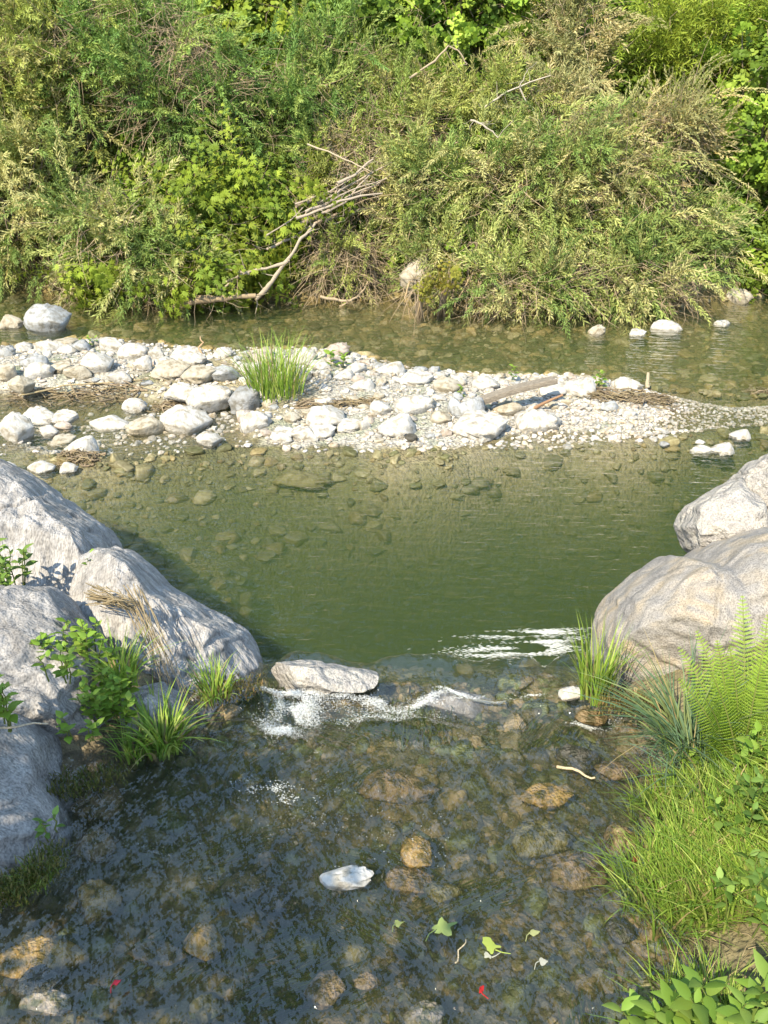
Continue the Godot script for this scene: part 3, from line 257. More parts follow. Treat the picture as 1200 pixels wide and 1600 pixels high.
var WEEDS := [
	[Vector3(-1.343, 0.558, -3.360), Vector3(0.36, 0.24, 0.28), 24, 9, 0.062, "weed", "lush bright green leafy weed between the streaked and shaded boulders"],
	[Vector3(-1.164, 0.445, -3.191), Vector3(0.3, 0.22, 0.28), 22, 9, 0.06, "weed", "leafy green weed hanging down the side of the shaded boulder"],
	[Vector3(-1.872, 0.586, -3.934), Vector3(0.3, 0.38, 0.25), 12, 9, 0.07, "mint", "upright weed with jagged leaves in front of the streaked boulder"],
	[Vector3(-1.481, 0.551, -4.085), Vector3(0.12, 0.2, 0.12), 4, 6, 0.07, "weed", "small round leaved weed in the cleft between two pale boulders"],
	[Vector3(-1.314, 0.762, -3.015), Vector3(0.2, 0.14, 0.15), 5, 5, 0.065, "weed", "leafy sprig growing on the face of the shaded boulder"],
	[Vector3(-1.219, 0.544, -2.927), Vector3(0.18, 0.1, 0.12), 4, 5, 0.055, "weed", "small sprig low on the shaded boulder near the grass"],
	[Vector3(-1.460, 0.732, -2.776), Vector3(0.25, 0.3, 0.2), 9, 7, 0.07, "weed", "leafy weed over the top of the low boulder"],
	[Vector3(-1.201, 0.489, -2.485), Vector3(0.07, 0.09, 0.07), 3, 4, 0.05, "mint", "little green sprig growing on the edge of the low boulder"],
	[Vector3(1.432, 0.492, -2.711), Vector3(0.26, 0.3, 0.2), 12, 7, 0.06, "weed", "round leaved weed beneath the fern by the bleached stick"],
	[Vector3(1.309, 0.496, -2.432), Vector3(0.4, 0.38, 0.3), 18, 8, 0.06, "mint", "leafy weed among the bank grass below the fern"],
	[Vector3(1.241, 0.461, -2.134), Vector3(0.36, 0.34, 0.3), 16, 8, 0.06, "mint", "leafy weed in the bank grass beside the straw patch"],
	[Vector3(0.863, 0.434, -1.751), Vector3(0.42, 0.12, 0.2), 12, 6, 0.1, "big", "spreading broad leaved weed at the near end of the bank"],
	[Vector3(1.033, 0.516, -1.714), Vector3(0.38, 0.17, 0.25), 13, 7, 0.1, "big", "tall broad leaved weed with long leaves on the near bank"],
	[Vector3(0.740, 0.389, -1.762), Vector3(0.2, 0.06, 0.12), 4, 4, 0.1, "big", "low pale leaves reaching over the near water edge"],
	[Vector3(1.203, 0.409, -2.892), Vector3(0.12, 0.1, 0.1), 4, 5, 0.055, "weed", "round leaved sprig inside the blue green sedge"]]
var FERN := [Vector3(1.403, 0.387, -2.825), Vector3(1.279, 0.854, -3.173), Vector3(1.487, 0.956, -3.281), Vector3(1.291, 0.934, -2.989), Vector3(1.221, 0.766, -3.185), Vector3(1.552, 0.940, -3.161), Vector3(1.713, 0.861, -3.233), Vector3(1.110, 0.862, -2.841), Vector3(1.404, 0.956, -2.833), Vector3(1.196, 0.944, -2.770), Vector3(1.687, 0.770, -2.963), Vector3(1.322, 0.940, -2.937), Vector3(1.527, 0.934, -2.989), Vector3(1.155, 0.892, -2.688)]
var MOSS := [
	[[Vector3(-0.879, 0.299, -3.397), Vector3(-0.741, 0.307, -3.457), Vector3(-0.615, 0.302, -3.511)], "brown green moss where the tilted boulder meets the riffle", 900, "moss_brown"],
	[[Vector3(-1.385, 0.327, -2.817), Vector3(-1.241, 0.312, -2.843), Vector3(-1.074, 0.328, -2.907)], "dark moss along the wet foot of the shaded boulder", 900, "moss"],
	[[Vector3(-1.357, 0.310, -2.316), Vector3(-1.259, 0.356, -2.317), Vector3(-1.172, 0.415, -2.391)], "olive moss cushion on the foot of the low boulder", 1500, "moss"],
	[[Vector3(0.999, 0.331, -3.357), Vector3(1.145, 0.350, -3.311), Vector3(1.244, 0.344, -3.252)], "rusty brown moss at the foot of the stained boulder", 1500, "moss_brown"]]
var HANGS := [
	[Vector3(-1.171, 0.717, -3.664), Vector3(-0.930, 0.375, -3.324), 26, 0.07, "long dead grass stems hanging down the face of the tilted boulder"],
	[Vector3(-1.350, 0.691, -3.707), Vector3(-1.128, 0.691, -3.595), 60, 0.05, "matted tan dead grass on top of the tilted boulder"]]
var SHADE := [[Vector3(-2.514, 3.000, -0.563), 0.38, 44], [Vector3(-2.634, 3.300, -0.424), 0.24, 10], [Vector3(-2.613, 2.900, -0.357), 0.42, 50], [Vector3(-2.609, 3.000, -0.111), 0.24, 14], [Vector3(-2.570, 3.000, 0.162), 0.22, 12], [Vector3(-2.413, 3.300, -0.178), 0.22, 9], [Vector3(-2.270, 3.300, 0.398), 0.26, 14], [Vector3(-2.029, 3.300, 0.686), 0.3, 18], [Vector3(-2.246, 3.200, 0.663), 0.2, 8], [Vector3(-1.833, 3.400, 0.838), 0.3, 12]]
var FLOATERS := [
	[Vector3(0.197, 0.300, -2.188), 0.075, 0.4, Color(0.34, 0.42, 0.14), "pale green lobed leaf floating on the dark stream", 5],
	[Vector3(0.360, 0.300, -2.113), 0.06, 2.2, Color(0.38, 0.46, 0.1), "bright yellow green leaf with stalk floating on the stream", 3],
	[Vector3(0.504, 0.300, -2.165), 0.035, 0.2, Color(0.42, 0.44, 0.2), "small pale leaf floating toward the grassy bank", 2],
	[Vector3(0.310, 0.300, -1.953), 0.024, 1.2, Color(0.5, 0.03, 0.03), "red petal floating on the dark stream", 2],
	[Vector3(-0.862, 0.300, -1.978), 0.026, 0.6, Color(0.45, 0.04, 0.07), "crimson petal drifting near the broad ochre stone", 2],
	[Vector3(0.349, 0.300, -2.074), 0.025, 2.6, Color(0.5, 0.5, 0.4), "tiny whitish leaf floating below the yellow green leaf", 1],
	[Vector3(0.516, 0.300, -2.055), 0.03, 0.1, Color(0.5, 0.5, 0.42), "thin whitish scrap floating near the grassy bank", 1],
	[Vector3(0.928, 0.300, -2.483), 0.035, 0.9, Color(0.22, 0.03, 0.03), "dark red leaf caught at the foot of the bank grass", 2],
	[Vector3(0.048, 0.300, -2.204), 0.03, 0.3, Color(0.25, 0.3, 0.12), "dull green leaf floating beside the pale lobed one", 3]]
var FOAM := [
	["streaky white foam on the pool just past the sill", [[Vector3(0.725, 0.000, -4.229), 0.336, 0.062, -0.05, 2800, 0.004, Vector2(0.35, 2.0), 0.003, 0.1], [Vector3(0.913, 0.000, -4.303), 0.197, 0.063, -0.2, 1700, 0.004, Vector2(0.35, 2.0), 0.003, 0.08], [Vector3(0.838, 0.000, -4.404), 0.328, 0.035, -0.1, 1200, 0.004, Vector2(0.3, 2.4), 0.002, 0.08]]],
	["white splash pouring past the whitish sill rock", [[Vector3(-0.408, 0.200, -3.391), 0.101, 0.189, 0.3, 15000, 0.0042, Vector2(1, 1.2), 0.035, -0.12], [Vector3(-0.401, 0.200, -3.594), 0.185, 0.044, 0, 3600, 0.0042, Vector2(0.8, 1.5), 0.02, 0.0], [Vector3(-0.123, 0.200, -3.570), 0.307, 0.044, 0.1, 3600, 0.004, Vector2(0.8, 1.5), 0.02, 0.08]]],
	["broken froth and droplets across the riffle below the sill", [[Vector3(-0.089, 0.200, -3.428), 0.387, 0.124, 0, 4200, 0.0038, Vector2(1.2, 1.5), 0.03, 0.08], [Vector3(0.122, 0.200, -3.521), 0.334, 0.044, 0, 3600, 0.0038, Vector2(0.8, 1.8), 0.02, 0.08], [Vector3(0.429, 0.200, -3.560), 0.245, 0.034, 0, 3800, 0.0042, Vector2(0.7, 1.8), 0.012, 0.08], [Vector3(0.965, 0.200, -3.337), 0.088, 0.042, 0, 1500, 0.0042, Vector2(0.8, 1.5), 0.02, 0.08]]],
	["scattered white flecks standing in for sun glints on the smooth stream", [[Vector3(-0.201, 0.300, -2.723), 0.403, 0.242, 0, 420, 0.0036, Vector2(1.5, 1.8), 0.004, 0.08], [Vector3(-0.440, 0.300, -2.845), 0.155, 0.050, 0.3, 900, 0.004, Vector2(1, 1.8), 0.006, 0.08], [Vector3(0.097, 0.300, -2.560), 0.145, 0.155, 0, 200, 0.0036, Vector2(1.5, 1.8), 0.004, 0.08], [Vector3(-0.839, 0.300, -2.529), 0.192, 0.054, 0, 120, 0.0036, Vector2(1.5, 1.8), 0.004, 0.08]]]]

# ---------------------------------------------------------------- helpers
func numbered(called: String) -> String:
	if not used.has(called):
		used[called] = 0
		return called
	used[called] += 1
	return "%s_%03d" % [called, used[called]]

func tag(o: Node3D, called: String, label: String, category: String, group := "", kind := "") -> Node3D:
	o.name = numbered(called)
	if label != "": o.set_meta("label", label)
	if category != "": o.set_meta("category", category)
	if group != "": o.set_meta("group", group)
	if kind != "": o.set_meta("kind", kind)
	add_child(o)
	return o

func mi(mesh: Mesh, m: Material) -> MeshInstance3D:
	var o := MeshInstance3D.new()
	o.mesh = mesh
	o.material_override = m
	return o

func part(parent: Node3D, called: String, o: Node3D) -> Node3D:
	o.name = called
	parent.add_child(o, true)
	return o

func hold(at: Vector3) -> Node3D:
	var o := Node3D.new()
	o.position = at
	return o

func table(t: PackedVector2Array, x: float) -> float:
	if x <= t[0].x: return t[0].y
	for i in range(1, t.size()):
		if x <= t[i].x:
			return lerpf(t[i - 1].y, t[i].y, (x - t[i - 1].x) / (t[i].x - t[i - 1].x))
	return t[t.size() - 1].y

func sstep(a: float, b: float, x: float) -> float:
	var t := clampf((x - a) / (b - a), 0.0, 1.0)
	return t * t * (3.0 - 2.0 * t)

func rf(a: float, b: float) -> float:
	return rng.randf_range(a, b)

func rdir() -> Vector3:
	var z := rf(-1, 1)
	var a := rf(0, TAU)
	var r := sqrt(1.0 - z * z)
	return Vector3(r * cos(a), z, r * sin(a))

func along(dir: Vector3, roll: float) -> Basis:
	var y := dir.normalized()
	var h := Vector3.RIGHT if absf(y.x) < 0.8 else Vector3.BACK
	var x := h.cross(y).normalized()
	var b := Basis(x, y, x.cross(y))
	return b * Basis(Vector3.UP, roll)

func facing(dir: Vector3, roll: float) -> Basis:
	# y along dir, z turned to the open, light side of the bank
	var y := dir.normalized()
	var z := Vector3(-0.15, 0.65, 0.75)
	z -= y * z.dot(y)
	if z.length() < 0.05: z = Vector3.RIGHT - y * y.x
	z = z.normalized()
	return Basis(y.cross(z), y, z) * Basis(Vector3.UP, roll)

func grid(verts: PackedVector3Array, nu: int, nv: int, wrap: bool, cols := PackedColorArray()) -> ArrayMesh:
	# verts in nv rows of nu; smooth normals
	var idx := PackedInt32Array()
	var nor := PackedVector3Array()
	nor.resize(verts.size())
	var last := nu if wrap else nu - 1
	for j in nv - 1:
		for i in last:
			var a := j * nu + i
			var b := j * nu + (i + 1) % nu
			var c := a + nu
			var d := b + nu
			idx.append_array([a, b, c, b, d, c])
			var n1 := (verts[c] - verts[a]).cross(verts[b] - verts[a])
			var n2 := (verts[c] - verts[b]).cross(verts[d] - verts[b])
			nor[a] += n1; nor[b] += n1 + n2; nor[c] += n1 + n2; nor[d] += n2
	for i in nor.size():
		nor[i] = nor[i].normalized() if nor[i].length_squared() > 1e-18 else Vector3.UP
	var ar := []
	ar.resize(Mesh.ARRAY_MAX)
	ar[Mesh.ARRAY_VERTEX] = verts
	ar[Mesh.ARRAY_NORMAL] = nor
	ar[Mesh.ARRAY_INDEX] = idx
	if cols.size() > 0: ar[Mesh.ARRAY_COLOR] = cols
	var m := ArrayMesh.new()
	m.add_surface_from_arrays(Mesh.PRIMITIVE_TRIANGLES, ar)
	return m

class Soup:
	var v := PackedVector3Array()
	var n := PackedVector3Array()
	var c := PackedColorArray()
	var ix := PackedInt32Array()
	func pt(p: Vector3, nn: Vector3, col: Color) -> int:
		v.append(p); n.append(nn); c.append(col)
		return v.size() - 1
	func tri(a: int, b: int, d: int) -> void:
		ix.append_array([a, b, d])
	func quad(a: int, b: int, d: int, e: int) -> void:
		ix.append_array([a, b, d, a, d, e])
	func mesh() -> ArrayMesh:
		for k in range(0, ix.size(), 3):   # turn each face the way its normals point
			var a := ix[k]
			var b := ix[k + 1]
			var d := ix[k + 2]
			if (v[b] - v[a]).cross(v[d] - v[a]).dot(n[a] + n[b] + n[d]) > 0.0:
				ix[k + 1] = d
				ix[k + 2] = b
		var ar := []
		ar.resize(Mesh.ARRAY_MAX)
		ar[Mesh.ARRAY_VERTEX] = v
		ar[Mesh.ARRAY_NORMAL] = n
		ar[Mesh.ARRAY_COLOR] = c
		ar[Mesh.ARRAY_INDEX] = ix
		var m := ArrayMesh.new()
		m.add_surface_from_arrays(Mesh.PRIMITIVE_TRIANGLES, ar)
		return m

func tube(s: Soup, pts: Array, r0: float, r1: float, sides: int, col: Color, knob := 0.0) -> void:
	var prev := []
	var side := Vector3.ZERO
	for i in pts.size():
		var a: Vector3 = pts[maxi(i - 1, 0)]
		var b: Vector3 = pts[mini(i + 1, pts.size() - 1)]
		var t := (b - a).normalized()
		if i == 0:
			side = t.cross(Vector3(0.31, 0.2, 0.93)).normalized()
		side = (side - t * side.dot(t)).normalized()
		var up := t.cross(side)
		var r := lerpf(r0, r1, float(i) / maxf(1.0, pts.size() - 1))
		if knob > 0.0: r *= rf(1.0 - knob, 1.0 + knob)
		var ring := []
		for k in sides:
			var an := TAU * k / sides
			var nn := side * cos(an) + up * sin(an)
			ring.append(s.pt(pts[i] + nn * r, nn, col))
		if i > 0:
			for k in sides:
				var k2 := (k + 1) % sides
				s.quad(prev[k], prev[k2], ring[k2], ring[k])
		prev = ring
	var tip := s.pt(pts[pts.size() - 1], (pts[-1] - pts[-2]).normalized(), col)
	for k in sides:
		s.tri(prev[k], prev[(k + 1) % sides], tip)

func crooked(a: Vector3, b: Vector3, bend: Vector3, n: int, wob: float) -> Array:
	var out := []
	for i in n + 1:
		var t := float(i) / n
		var w := rdir() * wob if i > 0 and i < n else Vector3.ZERO
		out.append(a.lerp(b, t) + bend * (4.0 * t * (1.0 - t)) + w)
	return out

func blade(s: Soup, base: Vector3, az: float, h: float, w: float, curve: float, col: Color, seg := 5, tw := 0.0) -> void:
	var lean := Vector3(cos(az), 0, sin(az))
	var side := Vector3(-sin(az + tw), 0, cos(az + tw))
	var pl := -1
	var pr := -1
	for i in seg + 1:
		var t := float(i) / seg
		var p := base + Vector3.UP * (h * (t - 0.42 * curve * t * t)) + lean * (h * curve * t * t * 0.95 + h * 0.08 * t)
		var tn := (Vector3.UP * (1.0 - 0.84 * curve * t) + lean * (1.9 * curve * t + 0.08)).normalized()
		var nn := side.cross(tn).normalized()
		var ww := w * (1.0 - pow(t, 1.8)) * (0.75 + 0.5 * minf(t * 3.0, 0.5)) * 0.5
		if i == seg:
			var tip := s.pt(p, nn, col)
			s.tri(pl, pr, tip)
		else:
			var l := s.pt(p - side * ww, nn, col)
			var r := s.pt(p + side * ww, nn, col)
			if i > 0: s.quad(pl, pr, r, l)
			pl = l; pr = r

func tuft(n: int, rad: float, h0: float, h1: float, w: float, cmin: float, cmax: float, pal: Array, deadshare := 0.08) -> ArrayMesh:
	var s := Soup.new()
	for i in n:
		var a := rf(0, TAU)
		var r := sqrt(rng.randf()) * rad
		var col: Color = pal[rng.randi() % pal.size()] * rf(0.75, 1.25)
		if rng.randf() < deadshare: col = Color(0.34, 0.27, 0.13) * rf(0.7, 1.2)
		blade(s, Vector3(cos(a) * r, -0.02, sin(a) * r), a + rf(-1.1, 1.1), rf(h0, h1), w * rf(0.6, 1.3), rf(cmin, cmax) * (0.5 + 0.5 * r / maxf(rad, 1e-4)), col, 5, rf(-0.7, 0.7))
	return s.mesh()

func leaf(s: Soup, base: Vector3, b: Basis, len: float, wid: float, col: Color, fold := 0.25, droop := 0.25) -> void:
	# an ovate leaf along b.y, its face towards b.z, folded at the midrib
	var prof := [0.0, 0.78, 1.0, 0.62, 0.0]
	var rows := []
	for i in 5:
		var t := i / 4.0
		var mid := base + b.y * (len * t) - b.z * (len * droop * t * t)
		var ww: float = wid * 0.5 * prof[i]
		var nl := (b.z - b.x * fold).normalized()
		var nr := (b.z + b.x * fold).normalized()
		if i == 0 or i == 4:
			rows.append([s.pt(mid, b.z, col)])
		else:
			rows.append([s.pt(mid - b.x * ww + b.z * ww * fold, nl, col), s.pt(mid, b.z, col), s.pt(mid + b.x * ww + b.z * ww * fold, nr, col)])
	s.tri(rows[0][0], rows[1][0], rows[1][1]); s.tri(rows[0][0], rows[1][1], rows[1][2])
	for i in [1, 2]:
		s.quad(rows[i][0], rows[i + 1][0], rows[i + 1][1], rows[i][1])
		s.quad(rows[i][1], rows[i + 1][1], rows[i + 1][2], rows[i][2])
	s.tri(rows[3][0], rows[4][0], rows[3][1]); s.tri(rows[3][1], rows[4][0], rows[3][2])

func sliver(s: Soup, base: Vector3, b: Basis, len: float, wid: float, col: Color) -> void:
	# a narrow willow leaf of four faces, bent along its length
	var p := s.pt(base, b.z, col)
	var m := base + b.y * len * 0.45 + b.z * len * 0.06
	var l := s.pt(m - b.x * wid * 0.5, (b.z - b.x * 0.4).normalized(), col)
	var r := s.pt(m + b.x * wid * 0.5, (b.z + b.x * 0.4).normalized(), col)
	var c := s.pt(m - b.z * wid * 0.15, b.z, col)
	var t := s.pt(base + b.y * len - b.z * len * 0.08, b.z, col)
	s.tri(p, l, c); s.tri(p, c, r); s.tri(l, t, c); s.tri(c, t, r)

const TWIG := Color(1.3, 0.85, 0.6)

func willow_shoot(len: float, n: int, ll: float, lw: float, spread: float) -> ArrayMesh:
	var s := Soup.new()
	var bend := Vector3(rf(-1, 1), 0, rf(-1, 1)) * len * 0.12
	var pts := crooked(Vector3.ZERO, Vector3(0, len, 0) + bend, bend, 3, 0.005)
	tube(s, pts, 0.0035, 0.0015, 3, TWIG)
	for i in n:
		var t := (i + 0.5 + rf(-0.3, 0.3)) / n
		t = 0.12 + 0.88 * t
		var k := mini(int(t * 3), 2)
		var p: Vector3 = pts[k].lerp(pts[k + 1], t * 3 - k)
		var a := i * 2.4 + rf(-0.5, 0.5)
		var d := (Vector3.UP * (1.0 - spread + 0.6 * t) + Vector3(cos(a), 0, sin(a)) * spread).normalized()
		var fz := Vector3(0, 0, 1) + rdir() * 0.75
		fz = (fz - d * fz.dot(d)).normalized()
		sliver(s, p, Basis(d.cross(fz), d, fz), ll * rf(0.7, 1.2), lw * rf(0.8, 1.2), Color.WHITE * rf(0.8, 1.15))
	return s.mesh()

func broad_shoot(len: float, n: int, ll: float, lw: float) -> ArrayMesh:
	var s := Soup.new()
	var pts := crooked(Vector3.ZERO, Vector3(0, len, 0), Vector3(rf(-1, 1), 0, rf(-1, 1)) * len * 0.15, 3, 0.005)
	tube(s, pts, 0.004, 0.002, 3, TWIG)
	for i in n:
		var t := 0.1 + 0.9 * (i + rf(0.2, 0.8)) / n
		var k := mini(int(t * 3), 2)
		var p: Vector3 = pts[k].lerp(pts[k + 1], t * 3 - k)
		var a := i * 2.4 + rf(-0.5, 0.5)
		var d := (Vector3.UP * 0.35 + Vector3(cos(a), 0, sin(a))).normalized()
		var x := d.cross(Vector3.UP).normalized()
		leaf(s, p, Basis(x, d, x.cross(d)), ll * rf(0.7, 1.2), lw * rf(0.8, 1.2), Color.WHITE * rf(0.8, 1.15), 0.2, rf(0.1, 0.5))
	return s.mesh()

func palm_shoot(len: float, n: int, ll: float, lw: float) -> ArrayMesh:
	# leaves of five leaflets
	var s := Soup.new()
	var pts := crooked(Vector3.ZERO, Vector3(0, len, 0), Vector3(rf(-1, 1), 0, rf(-1, 1)) * len * 0.15, 3, 0.005)
	tube(s, pts, 0.004, 0.002, 3, TWIG)
	for i in n:
		var t := 0.15 + 0.85 * (i + rf(0.2, 0.8)) / n
		var k := mini(int(t * 3), 2)
		var p: Vector3 = pts[k].lerp(pts[k + 1], t * 3 - k)
		var a := i * 2.4 + rf(-0.5, 0.5)
		var d := (Vector3.UP * 0.4 + Vector3(cos(a), 0, sin(a))).normalized()
		var x := d.cross(Vector3.UP).normalized()
		var z := x.cross(d)
		var q := p + d * 0.04
		var col := Color.WHITE * rf(0.8, 1.2)
		for f in 5:
			var fa := (f - 2) * 0.55
			var fd := (d * cos(fa) + x * sin(fa) - z * 0.25).normalized()
			var fx := fd.cross(z).normalized()
			sliver(s, q, Basis(fx, fd, z), ll * (1.0 - 0.18 * absf(f - 2)) * rf(0.85, 1.1), lw, col)
	return s.mesh()

func scatter(mesh: Mesh, m: Material, xf: Array, cols: PackedColorArray) -> MultiMeshInstance3D:
	var mm := MultiMesh.new()
	mm.transform_format = MultiMesh.TRANSFORM_3D
	mm.use_colors = true
	mm.mesh = mesh
	mm.instance_count = xf.size()
	for i in xf.size():
		mm.set_instance_transform(i, xf[i])
		mm.set_instance_color(i, cols[i])
	var o := MultiMeshInstance3D.new()
	o.multimesh = mm
	o.set_meta("kind", "stuff")
	o.material_override = m
	return o

# ---------------------------------------------------------------- materials
func noise_tex(seed_: int, freq: float, oct: int, stops: Array, size := 512, type := FastNoiseLite.TYPE_SIMPLEX_SMOOTH, normal := 0.0) -> NoiseTexture2D:
	var n := FastNoiseLite.new()
	n.seed = seed_
	n.noise_type = type
	n.frequency = freq
	n.fractal_octaves = oct
	n.fractal_type = FastNoiseLite.FRACTAL_FBM if oct > 1 else FastNoiseLite.FRACTAL_NONE
	var t := NoiseTexture2D.new()
	t.width = size
	t.height = size
	t.seamless = true
	t.noise = n
	if normal > 0.0:
		t.as_normal_map = true
		t.bump_strength = normal
	elif stops.size():
		var g := Gradient.new()
		var off := PackedFloat32Array()
		var col := PackedColorArray()
		for s in stops:
			off.append(s[0])
			col.append(s[1].linear_to_srgb())
		g.offsets = off
		g.colors = col
		t.color_ramp = g
	return t

func mat(called: String, col: Color, rough := 0.85) -> StandardMaterial3D:
	var m := StandardMaterial3D.new()
	m.resource_name = called
	m.albedo_color = (col * BASE).linear_to_srgb()
	m.roughness = rough
	m.metallic_specular = 0.4
	M[called] = m
	return m

func textured(called: String, tex: Texture2D, scale: Vector3, rough: float, bump: Texture2D, bump_cm: float, detail: Texture2D = null, dscale := Vector3.ONE) -> StandardMaterial3D:
	var m := mat(called, Color.WHITE, rough)
	m.albedo_texture = tex
	m.uv1_triplanar = true
	m.uv1_world_triplanar = true
	m.uv1_scale = scale
	if bump:
		m.heightmap_enabled = true
		m.heightmap_texture = bump
		m.heightmap_scale = bump_cm
	if detail:
		m.detail_enabled = true
		m.detail_albedo = detail
		m.detail_blend_mode = BaseMaterial3D.BLEND_MODE_MUL
		m.detail_uv_layer = BaseMaterial3D.DETAIL_UV_2
		m.uv2_triplanar = true
		m.uv2_world_triplanar = true
		m.uv2_scale = dscale
	return m

func grey(v: float, w := 0.0) -> Color:
	return Color(v * (1.0 + w), v, v * (1.0 - w))

func make_materials() -> void:
	var bump_rough := noise_tex(11, 0.02, 5, [])
	var bump_fine := noise_tex(12, 0.05, 4, [])
	var speck := noise_tex(13, 0.06, 4, [[0.0, grey(0.3)], [0.36, grey(0.55)], [0.5, grey(0.92)], [0.72, grey(1.0)], [1.0, grey(1.0)]])
	var speck2 := noise_tex(14, 0.16, 2, [[0.0, grey(0.55)], [0.45, grey(0.9)], [1.0, grey(1.0)]])
	# pale foliated gneiss, dark mottled granite, warm stained granite
	var t1 := noise_tex(21, 0.012, 5, [[0.0, grey(0.14, 0.04)], [0.35, grey(0.27, 0.05)], [0.55, grey(0.37, 0.05)], [0.8, grey(0.45, 0.06)], [1.0, grey(0.52, 0.07)]])
	textured("gneiss", t1, Vector3(1.7, 0.5, 1.7), 0.85, bump_rough, 3.0, speck, Vector3(3.0, 1.0, 3.0))
	var t2 := noise_tex(22, 0.012, 5, [[0.0, grey(0.1, 0.05)], [0.4, grey(0.22, 0.05)], [0.6, grey(0.31, 0.05)], [1.0, grey(0.4, 0.06)]])
	textured("granite_dark", t2, Vector3(1.3, 0.7, 1.3), 0.85, bump_rough, 2.5, speck, Vector3(2.6, 2.0, 2.6))
	var t3 := noise_tex(23, 0.01, 5, [[0.0, grey(0.18, 0.05)], [0.4, grey(0.27, 0.06)], [0.6, Color(0.34, 0.31, 0.27)], [0.74, Color(0.38, 0.31, 0.22)], [1.0, Color(0.42, 0.36, 0.27)]])
	textured("granite_warm", t3, Vector3(0.8, 0.8, 0.8), 0.85, bump_rough, 2.0, speck, Vector3(3.2, 3.2, 3.2))
	var t4 := noise_tex(24, 0.014, 5, [[0.0, grey(0.2, 0.05)], [0.4, grey(0.34, 0.06)], [0.6, Color(0.43, 0.4, 0.35)], [1.0, Color(0.5, 0.475, 0.42)]])
	textured("granite_pale", t4, Vector3(1.5, 1.5, 1.5), 0.85, bump_rough, 2.5, speck, Vector3(2.8, 2.8, 2.8))
	# river stones: one speckled look, several tones
	var tones := {"stone_white": Color(0.52, 0.505, 0.47), "stone_grey": Color(0.3, 0.31, 0.32), "stone_beige": Color(0.44, 0.4, 0.32), "stone_pink": Color(0.45, 0.39, 0.34), "stone_blue": Color(0.36, 0.375, 0.385),
		"stone_brown": Color(0.24, 0.17, 0.09), "stone_ochre": Color(0.42, 0.28, 0.1), "stone_dark": Color(0.08, 0.075, 0.06), "stone_olive": Color(0.18, 0.16, 0.07)}
	var mottle := noise_tex(31, 0.015, 5, [[0.0, Color(0.42, 0.37, 0.28)], [0.36, Color(0.7, 0.66, 0.58)], [0.5, grey(0.93, 0.01)], [0.7, grey(1.0)], [1.0, grey(1.05)]])
	for k in tones:
		var m := textured(k, mottle, Vector3.ONE * 1.6, 0.8, bump_fine, 0.6, speck2, Vector3.ONE * 6.0)
		m.albedo_color = (tones[k] * BASE).linear_to_srgb()
	var slime := noise_tex(33, 0.013, 5, [[0.0, Color(0.1, 0.14, 0.05)], [0.38, Color(0.28, 0.3, 0.14)], [0.5, Color(0.75, 0.72, 0.6)], [0.66, Color(1.1, 1.0, 0.9)], [1.0, Color(1.2, 1.15, 1.1)]])
	for k in ["stone_brown", "stone_ochre", "stone_olive", "stone_dark", "stone_beige", "stone_pink"]:
		var m := textured("wet_" + k, slime, Vector3.ONE * 2.3, 0.5, bump_fine, 1.2, speck2, Vector3.ONE * 4.0)
		m.albedo_color = (tones[k] * BASE).linear_to_srgb()
	for pair in [["pebbles", 0.8], ["wet_pebbles", 0.5]]:
		var m := textured(pair[0], mottle, Vector3.ONE * 3.1, pair[1], null, 0.0)
		m.vertex_color_use_as_albedo = true
	var sp := textured("stream_pebbles", slime, Vector3.ONE * 1.9, 0.5, bump_fine, 1.0)
	sp.vertex_color_use_as_albedo = true
	# the ground: vertex colours say what lies there, noise gives grit
	var grit := noise_tex(41, 0.03, 5, [[0.0, grey(0.25)], [0.4, grey(0.65)], [0.55, grey(0.95)], [1.0, Color(1.25, 1.2, 1.1)]])
	var patch := noise_tex(42, 0.008, 4, [[0.0, Color(0.5, 0.6, 0.42)], [0.5, grey(0.9)], [1.0, Color(1.0, 0.96, 0.85)]])
	var g := textured("ground", grit, Vector3.ONE * 1.3, 0.9, bump_fine, 2.5, patch, Vector3.ONE * 0.35)
	g.vertex_color_use_as_albedo = true
	# water: a clear sheet that mirrors
	var w := mat("river_surface", Color(0.06, 0.07, 0.02), 0.03)
	w.albedo_color.a = 0.06
	w.transparency = BaseMaterial3D.TRANSPARENCY_ALPHA
	w.metallic_specular = 0.5
	w.normal_enabled = true
	w.normal_texture = noise_tex(51, 0.012, 4, [], 512, FastNoiseLite.TYPE_SIMPLEX_SMOOTH, 10.0)
	w.normal_scale = 0.85
	w.uv1_triplanar = true
	w.uv1_world_triplanar = true
	w.uv1_scale = Vector3(0.55, 1, 2.1)
	var sw := mat("stream_surface", Color(0.03, 0.035, 0.03), 0.03)
	sw.albedo_color.a = 0.16
	sw.transparency = BaseMaterial3D.TRANSPARENCY_ALPHA
	sw.metallic_specular = 0.5
	sw.normal_enabled = true
	sw.normal_texture = noise_tex(52, 0.013, 4, [], 512, FastNoiseLite.TYPE_SIMPLEX_SMOOTH, 12.0)
	sw.normal_scale = 1.3
	sw.uv1_triplanar = true
	sw.uv1_world_triplanar = true
	sw.uv1_scale = Vector3(2.3, 1, 0.75)
	# plants
	for e in [["willow_leaf", 0.55, 0.7], ["green_leaf", 0.5, 0.8], ["grass_blade", 0.5, 0.8]]:
		var m := mat(e[0], Color.WHITE, e[1])
		m.vertex_color_use_as_albedo = true
		m.backlight_enabled = true
		m.backlight = (Color(1.0, 1.0, 0.7) * e[2]).linear_to_srgb()
		m.metallic_specular = 0.3
